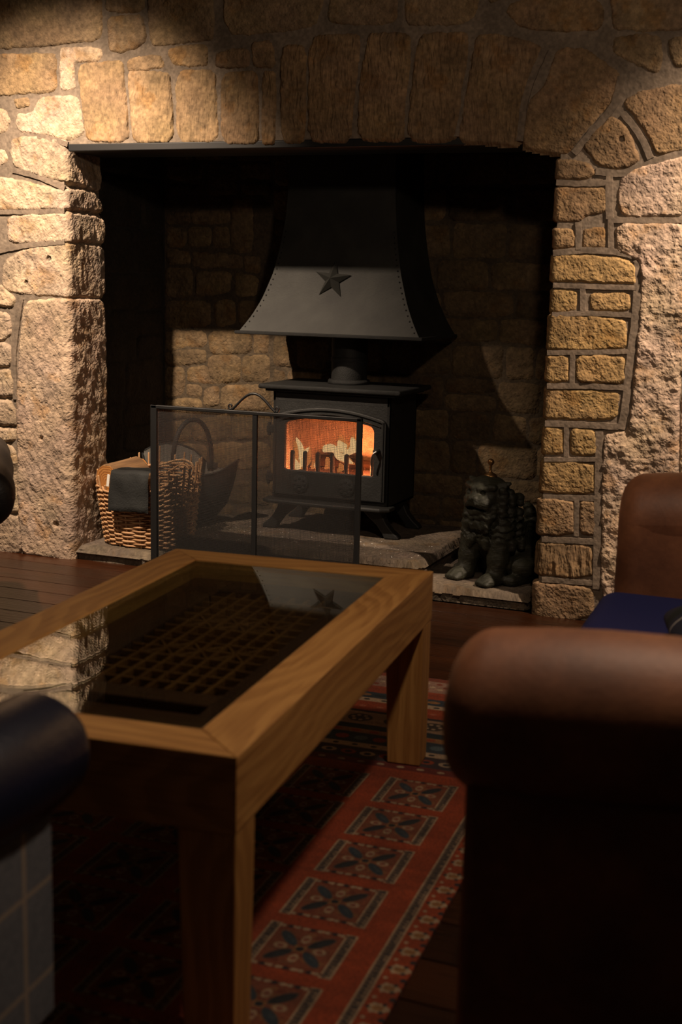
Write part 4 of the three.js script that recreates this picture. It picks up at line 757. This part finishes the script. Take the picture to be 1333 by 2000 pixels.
// ---------------------------------------------------------------- coffee table
{
  const TH = 0.475, A0 = 5.4 * R, table = thing('coffee_table', 'low oak coffee table with a glass top over a dark carved lattice panel', 'coffee table', [-1.172, 0, 2.19], A0);
  const w = 0.334, l = 0.647, rail = 0.095, hgt = 0.12, y0 = TH - hgt;
  const railGeo = (pts, long) => uvMetres(extrude(polyShape(pts.map(([x, z]) => [x, -z])), hgt, 0.003, 2).rotateX(-Math.PI / 2).translate(0, y0, 0), long);
  part('rail', railGeo([[-w, -l], [-w + rail, -l + rail], [-w + rail, l - rail], [-w, l]], 'z'), M.oak, table);
  part('rail', railGeo([[w, l], [w - rail, l - rail], [w - rail, -l + rail], [w, -l]], 'z'), M.oak, table);
  part('rail', railGeo([[-w, l], [-w + rail, l - rail], [w - rail, l - rail], [w, l]], 'x'), M.oak, table);
  part('rail', railGeo([[w, -l], [w - rail, -l + rail], [-w + rail, -l + rail], [-w, -l]], 'x'), M.oak, table);
  for (const sx of [-1, 1]) for (const sz of [-1, 1]) {
    const t = 0.092, g = box(t, y0 - 0.0095, t * 0.9, 0, y0 / 2 + 0.00475, 0, 0.003), p = g.attributes.position;
    for (let i = 0; i < p.count; i++) { const k = 1 - p.getY(i) / y0; p.setX(i, p.getX(i) - sx * 0.012 * k * (p.getX(i) * sx < 0 ? -1 : 0)); p.setZ(i, p.getZ(i) + (p.getZ(i) * sz < 0 ? sz * 0.012 * k : 0)); }
    part('leg', uvMetres(g, 'y').translate(sx * (w - t / 2 - 0.001), 0, sz * (l - t * 0.45 - 0.001)), M.oak, table);
  }
  const iw = w - rail, il = l - rail;
  part('glass_top', box(2 * iw - 0.003, 0.006, 2 * il - 0.003, 0, TH - 0.006, 0, 0.001, 1), M.tableGlass, table, 'clear glass pane set flush in the frame');
  part('base_panel', uvMetres(box(2 * iw, 0.014, 2 * il, 0, TH - 0.085, 0, 0.002, 1), 'z'), M.darkWood, table);
  // lattice: wide border boards round a field of slats with diagonal pieces in its middle
  const yb = TH - 0.058, x0 = -0.135, x1 = 0.16, near = 0.27, far = -0.45, xm = (x0 + x1) / 2;
  part('border_board', uvMetres(box(iw + x0, 0.03, 2 * il - 0.004, (-iw + x0) / 2, yb - 0.002, 0, 0.003, 1), 'z'), M.darkWood, table);
  part('border_board', uvMetres(box(iw - x1, 0.03, 2 * il - 0.004, (iw + x1) / 2, yb - 0.002, 0, 0.003, 1), 'z'), M.darkWood, table);
  part('border_board', uvMetres(box(x1 - x0, 0.03, 0.06, xm, yb - 0.002, near + 0.03, 0.003, 1), 'x'), M.darkWood, table);
  part('border_board', uvMetres(box(x1 - x0, 0.024, il - near - 0.065, xm, yb - 0.016, (il + near + 0.06) / 2, 0.003, 1), 'x'), M.darkWood, table);
  part('border_board', uvMetres(box(x1 - x0, 0.03, il + far, xm, yb - 0.002, (-il + far) / 2, 0.003, 1), 'x'), M.darkWood, table);
  const nx = 8, nz = 14, cx = (x1 - x0) / nx, cz = (near - far) / nz, slat = (ax, az, bx, bz, y, tw = 0.0085) => { const dx = bx - ax, dz = bz - az, L = Math.hypot(dx, dz); return uvMetres(box(tw, 0.014, L, 0, 0, 0, 0.002, 1), 'z').rotateY(Math.atan2(dx, dz)).translate((ax + bx) / 2, y, (az + bz) / 2); };
  for (let i = 1; i < nx; i++) part('lattice_slat', slat(x0 + i * cx, far, x0 + i * cx, near, yb + 0.004), M.slat, table);
  for (let j = 1; j < nz; j++) part('lattice_slat', slat(x0, far + j * cz, x1, far + j * cz, yb + 0.0035), M.slat, table);
  for (const j of [4, 8]) for (const i of [1, 3, 5]) for (const [a, b] of [[0, 2], [2, 0]]) part('lattice_slat', slat(x0 + i * cx, far + (j + a) * cz, x0 + (i + 2) * cx, far + (j + b) * cz, yb + 0.002, 0.007), M.slat, table);
}

// ---------------------------------------------------------------- rug
{
  const RU = 1.56, V0 = -1.35, V1 = 1.42, cw = 1240, ch = 1964, sxp = cw / RU, syp = ch / (V1 - V0);
  const cv = document.createElement('canvas'); cv.width = cw; cv.height = ch; const c = cv.getContext('2d');
  const X = (u) => (u + RU) * sxp, Y = (v) => (V1 - v) * syp;
  const F = (u0, u1, v0, v1, col) => { c.fillStyle = col; c.fillRect(X(u0), Y(v1), (u1 - u0) * sxp, (v1 - v0) * syp); };
  const RED = '#963f20', RED2 = '#7b351d', CREAM = '#b39a7c', DARK = '#23262b', BLUE = '#2f3b45', TAN = '#94683f', PINKC = '#a5624a';
  const dot = (u, v, r, col, ry = r, rot = 0) => { c.fillStyle = col; c.beginPath(); c.ellipse(X(u), Y(v), r * sxp, ry * syp, rot, 0, 7); c.fill(); };
  F(-RU, 0, V0, V1, RED);
  const band = (u0, u1, v0, v1, along) => {                                // a cream strip with dark flecks
    const w = along === 'v' ? u1 - u0 : v1 - v0, L = along === 'v' ? v1 - v0 : u1 - u0, n = Math.max(3, Math.round(L / 0.011)), q = (a0, a1, b0, b1, col) => (along === 'v' ? F(u0 + a0, u0 + a1, v0 + b0, v0 + b1, col) : F(u0 + b0, u0 + b1, v0 + a0, v0 + a1, col));
    q(0, w, 0, L, '#6d5848'); q(0, w * 0.14, 0, L, CREAM); q(w * 0.86, w, 0, L, CREAM); q(0, w, 0, w * 0.12, CREAM); q(0, w, L - w * 0.12, L, CREAM);
    for (let i = 0; i < n; i++) { const b = (i + 0.5) * L / n, t = hash(i, Math.round(u0 * 999), 3); q(w * 0.26, w * (t > 0.5 ? 0.56 : 0.72), b - L / n * 0.33, b + L / n * 0.15, i % 2 ? DARK : '#3c3834'); q(w * 0.56, w * 0.74, b - L / n * 0.1, b + L / n * 0.3, t > 0.4 ? '#9a846a' : DARK); }
  };
  const square = (u, v, w, h) => {                                         // framed square with a four-petalled flower
    F(u, u + w, v, v + h, RED2); F(u + 0.024, u + w - 0.024, v + 0.016, v + h - 0.016, '#7e4630');
    for (let i = 0; i < 26; i++) dot(u + 0.034 + hash(i, 1, 9) * (w - 0.068), v + 0.024 + hash(i, 2, 9) * (h - 0.048), 0.006 + 0.007 * hash(i, 3, 9), ['#8a5a38', '#6e3524', '#7a4a34'][i % 3], 0.006);
    band(u, u + 0.022, v, v + h, 'v'); band(u + w - 0.022, u + w, v, v + h, 'v');
    for (const vv of [v + 0.008, v + h - 0.008]) for (let i = 0; i < 9; i++) { const uu = u + 0.027 + i * (w - 0.054) / 8; dot(uu, vv, 0.0062, i % 3 === 1 ? DARK : '#a08a70', 0.0052); dot(uu + 0.0065, vv + 0.001, 0.0034, i % 2 ? CREAM : '#5d3a2c', 0.003); }
    const cu = u + w / 2, cvv = v + h / 2;
    for (let k = 0; k < 4; k++) {
      const a = (45 + 90 * k) * R, a2 = 90 * k * R, px = cu + Math.cos(a) * 0.043, py = cvv + Math.sin(a) * 0.04;
      c.strokeStyle = TAN; c.lineWidth = 4; c.beginPath(); c.moveTo(X(cu), Y(cvv)); c.lineTo(X(px), Y(py)); c.stroke();
      dot(cu + Math.cos(a2) * 0.036, cvv + Math.sin(a2) * 0.033, 0.013, '#a58a6c', 0.010, -a2); dot(cu + Math.cos(a2) * 0.036, cvv + Math.sin(a2) * 0.033, 0.006, '#8a5340');
      dot(px, py, 0.0275, '#5c4a3c', 0.0125, -a); dot(px, py, 0.0255, k % 2 ? BLUE : DARK, 0.0105, -a); dot(px + 0.003, py, 0.014, k % 2 ? '#3c464c' : '#2d3236', 0.004, -a);
    }
    dot(cu, cvv, 0.0105, TAN); dot(cu, cvv, 0.0075, DARK);
  };
  const us = []; for (let u = -0.285; u > -RU + 0.25; u -= 0.2155) us.push(u);
  for (const u of us) for (let k = -8; k < 4; k++) { const v = -0.062 + k * 0.1845; if (v > V0 + 0.2) square(u, v, 0.166, 0.152); }
  for (const s of [0, 1]) { const m = (a, b) => (s ? [-RU - b, -RU - a] : [a, b]); band(...m(-0.068, -0.045), V0 + 0.1, 0.7, 'v'); }
  const motif = (u, v, r) => { dot(u, v, r, CREAM, r * 0.75); dot(u, v, r * 0.6, TAN, r * 0.45); for (let k = 0; k < 6; k++) { const a = k * 60 * R; dot(u + Math.cos(a) * r * 0.95, v + Math.sin(a) * r * 0.75, r * 0.22, k % 2 ? DARK : CREAM); } };
  for (let v = V0 + 0.06; v < 0.7; v += 0.062) { motif(-0.02, v, 0.018); motif(-RU + 0.02, v, 0.018); dot(-0.004, v + 0.03, 0.006, DARK); dot(-0.035, v + 0.03, 0.004, CREAM); }
  for (const sgn of [1, -1]) {                                             // end borders of many narrow bands
    const b = (v0, v1, col) => (sgn > 0 ? F(-RU, 0, v0, v1, col) : F(-RU, 0, V0 + V1 - v1 - 0.0, V0 + V1 - v0, col)), yy = (v) => (sgn > 0 ? v : V0 + V1 - v);
    b(0.695, 0.73, '#6b2a22'); b(0.73, 0.80, '#3b2f33'); b(0.80, 0.83, CREAM); b(0.83, 0.90, BLUE); b(0.90, 0.93, TAN); b(0.93, 0.965, '#1d2c33'); b(0.965, 1.06, '#9a7c62'); b(1.06, 1.075, DARK); b(1.075, 1.15, RED); b(1.15, 1.18, CREAM); b(1.18, 1.23, BLUE); b(1.23, 1.29, RED); b(1.29, 1.39, '#93705e'); b(1.39, 1.42, RED2);
    for (let u = -RU + 0.03, i = 0; u < 0; u += 0.05, i++) {
      dot(u, yy(0.765), 0.02, i % 2 ? CREAM : RED, 0.014); dot(u, yy(0.765), 0.009, DARK, 0.008); dot(u, yy(0.865), 0.018, i % 2 ? RED : '#55666c', 0.016); dot(u + 0.02, yy(0.915), 0.014, RED, 0.008); dot(u, yy(1.205), 0.02, i % 2 ? '#16262c' : TAN, 0.01);
      if (i % 2) { dot(u, yy(1.013), 0.034, '#3d332e', 0.03); for (let k = 0; k < 6; k++) dot(u + Math.cos(k) * 0.02, yy(1.013) + Math.sin(k) * 0.018, 0.006, CREAM); }
      for (let k = 0; k < 4; k++) dot(u + k * 0.0125, yy(1.34 + 0.03 * Math.sin(i * 2.1 + k * 1.9)), 0.009, k % 2 ? CREAM : RED2, 0.008); dot(u, yy(0.815), 0.008, DARK, 0.006); dot(u + 0.02, yy(1.165), 0.009, DARK, 0.006); dot(u, yy(0.712), 0.01, CREAM, 0.006); dot(u + 0.025, yy(1.11), 0.01, PINKC, 0.006);
    }
  }
  const im = c.getImageData(0, 0, cw, ch), d = im.data;                    // wool: each row and knot takes the dye a little differently
  for (let y = 0; y < ch; y++) { const row = 1 + 0.12 * (tileNoise(0.3, y / ch, 1, 160, 5) - 0.5); for (let x = 0; x < cw; x++) { const k = 0.84 * row * (0.86 + 0.28 * hash(x >> 1, y >> 1, 4)) * (1 + 0.2 * (tileNoise(x / cw, y / ch, 24, 40, 77) - 0.5)), o = (y * cw + x) * 4; d[o] *= k; d[o + 1] *= k; d[o + 2] *= k; } }
  c.putImageData(im, 0, 0);
  const t = new THREE.CanvasTexture(cv); t.colorSpace = THREE.SRGBColorSpace;
  const g = new THREE.BoxGeometry(RU, 0.008, V1 - V0, 60, 1, 90).translate(-RU / 2, 0.0045, -(V0 + V1) / 2), p = g.attributes.position, uv = g.attributes.uv;
  for (let i = 0; i < p.count; i++) { const x = p.getX(i), z = p.getZ(i); uv.setXY(i, (x + RU) / RU, (-z - V0) / (V1 - V0)); if (p.getY(i) > 0.004) p.setY(i, 0.0075 + 0.0012 * noise(x * 14, z * 14)); if (x > -0.001) p.setX(i, x + 0.004 * noise(z * 24, 3)); }
  g.computeVertexNormals();
  const rug = new THREE.Mesh(g, std({ map: t, roughness: 1, bumpMap: TX.clothBump, bumpScale: 0.0015 })); rug.name = 'rug'; rug.position.set(-0.62, 0, 2.3); rug.rotation.y = 3 * R;
  tag(rug, 'red patterned wool rug with flower squares under the coffee table', 'rug'); shade(rug); scene.add(rug);
}

// ---------------------------------------------------------------- sofa (faces left), local x forward is −x
function rollArm(r, len, rise, round = 0.05) {                              // a padded roll along x, rounded at its front (−x) end
  const pts = [[0, 0]]; for (let i = 0; i <= 8; i++) { const a = -Math.PI / 2 + i / 8 * Math.PI / 2; pts.push([r - round + Math.cos(a) * round, round + Math.sin(a) * round]); }
  for (let i = 1; i <= 12; i++) pts.push([r + 0.004 * Math.sin(i), mix(round, len, i / 12)]); pts.push([0, len]);
  const g = lathe(pts, 40).rotateZ(-Math.PI / 2), p = g.attributes.position, uv = g.attributes.uv;
  for (let i = 0; i < p.count; i++) { const x = p.getX(i), y = p.getY(i), z = p.getZ(i), k = 1 + 0.012 * fbm(x * 6, y * 9, z * 9, 3); p.setY(i, y * k + x * rise); p.setZ(i, z * k); uv.setXY(i, x, Math.atan2(z, y) * r); }
  g.computeVertexNormals(); return g;
}
{
  const sofa = thing('leather_sofa', 'brown leather sofa with rolled arms and a dark blue seat cushion', 'sofa', [-0.5, 0, 1.95], 1.8 * R);
  const aLen = 0.92, rA = 0.112;
  for (const s of [1, -1]) {
    const z = s > 0 ? 0.79 : -0.82;
    const arm = part('arm', merge([rollArm(rA, aLen, 0.066, 0.055).translate(0, 0.578, z)]), M.leather, sofa);
    part('arm_panel', uvMetres(s > 0 ? box(aLen - 0.02, 0.44, 0.175, aLen / 2 + 0.024, 0.29, z - 0.012, 0.02, 3) : box(aLen, 0.56, 2 * rA, aLen / 2, 0.35, z, 0.055, 6), 'x'), M.leather, sofa);
  }
  part('base', uvMetres(box(0.86, 0.2, 1.44, 0.5, 0.17, -0.015, 0.02, 3), 'z'), M.leather, sofa);
  const cg = box(0.8, 0.16, 1.2, 0.373, 0.335, -0.115, 0.05, 6), cp = cg.attributes.position; for (let i = 0; i < cp.count; i++) if (cp.getY(i) > 0.36) cp.setY(i, cp.getY(i) + 0.012 * fbm(cp.getX(i) * 4, cp.getZ(i) * 4, 2, 2));
  part('seat_cushion', uvMetres(cg, 'z'), M.blue, sofa, 'dark blue fabric seat cushion');
  part('back', uvMetres(box(0.2, 0.72, 1.8, 0.93, 0.5, -0.015, 0.08, 5), 'z'), M.leather, sofa);
  for (const [x, z] of [[0.07, 0.75], [0.07, -0.78], [0.95, 0.75], [0.95, -0.78]]) part('foot', lathe([[0, 0], [0.022, 0], [0.03, 0.04], [0.034, 0.075], [0, 0.075]], 16).translate(x, 0, z), M.darkWood, sofa);
}
{
  const pc = thing('throw_cushion', 'dark tartan throw cushion lying on the blue sofa seat', 'cushion', [-0.095, 0.485, 1.75], 0.35);
  const g = new THREE.SphereGeometry(1, 40, 24), p = g.attributes.position, uv = g.attributes.uv;
  for (let i = 0; i < p.count; i++) { const x = p.getX(i), y = p.getY(i), z = p.getZ(i), m = Math.max(Math.abs(x), Math.abs(z), 1e-6), l = Math.hypot(x, z), k = mix(1, l / m, 0.75); p.setXYZ(i, x * k * 0.21, y * 0.06, z * k * 0.21); uv.setXY(i, x * k * 0.21 + 0.5, z * k * 0.21 + 0.5); }
  g.computeVertexNormals(); part('cover', g.rotateZ(0.16), M.tartan, pc);
}

// ---------------------------------------------------------------- armchairs
function armchair(label, pos, turn, r, leather, fabric, armTop, side = 2 * r - 0.05) {           // faces −z; its arms run along z
  const o = thing('armchair', label, 'armchair', pos, turn);
  const len = 0.82, W = 0.72;
  for (const s of [1, -1]) {
    const x = s > 0 ? 0 : -W;                                               // the origin lies under the right arm's front end
    part('arm', rollArm(r, len, 0.02, Math.min(0.05, r * 0.7)).rotateY(-Math.PI / 2).translate(x, armTop - r, 0), leather, o);
    const ph = armTop - r - 0.15, g = box(side, ph, len - 0.12, x, 0.15 + ph / 2, len / 2 + 0.035, 0.008, 2), uv = uvMetres(g, 'y', 0, 0).attributes.uv;
    for (let i = 0; i < uv.count; i++) uv.setXY(i, (uv.getX(i) - 0.17) / 0.131 + 0.5, (uv.getY(i) - 0.35) / 0.131 + 0.5);
    part('side_panel', g, fabric, o, fabric === M.check ? 'grey wool side with a pale windowpane check' : undefined);
  }
  part('seat_base', box(W - 2 * r + 0.04, 0.2, len - 0.1, -W / 2, 0.2, len / 2 + 0.02, 0.02), fabric, o);
  part('seat_cushion', box(W - 2 * r + 0.03, 0.14, len - 0.18, -W / 2, 0.37, len / 2 - 0.04, 0.045, 4), leather, o);
  part('backrest', box(W + 0.04, 0.62, 0.18, -W / 2, 0.5, len - 0.02, 0.07, 4).rotateX(0.0), leather, o);
  for (const [x, z] of [[0, 0.14], [-W, 0.14], [0, len - 0.07], [-W, len - 0.07]]) part('leg', lathe([[0, 0], [0.014, 0], [0.024, 0.15], [0, 0.15]], 14).translate(x, 0, z), M.darkWood, o);
  return o;
}
armchair('navy leather armchair with grey checked sides in front of the coffee table', [-1.005, 0.009, 2.93], 5 * R, 0.08, M.navyLeather, M.check, 0.58);
armchair('black leather armchair at the left before the stone pillar, its rolled arm end showing', [-2.325 - 0.72 * 0.8, 0, 1.36 + 0.72 * 0.6], -143 * R, 0.092, M.blackLeather, M.blackLeather, 0.59, 0.08);

renderer.render(scene, camera);
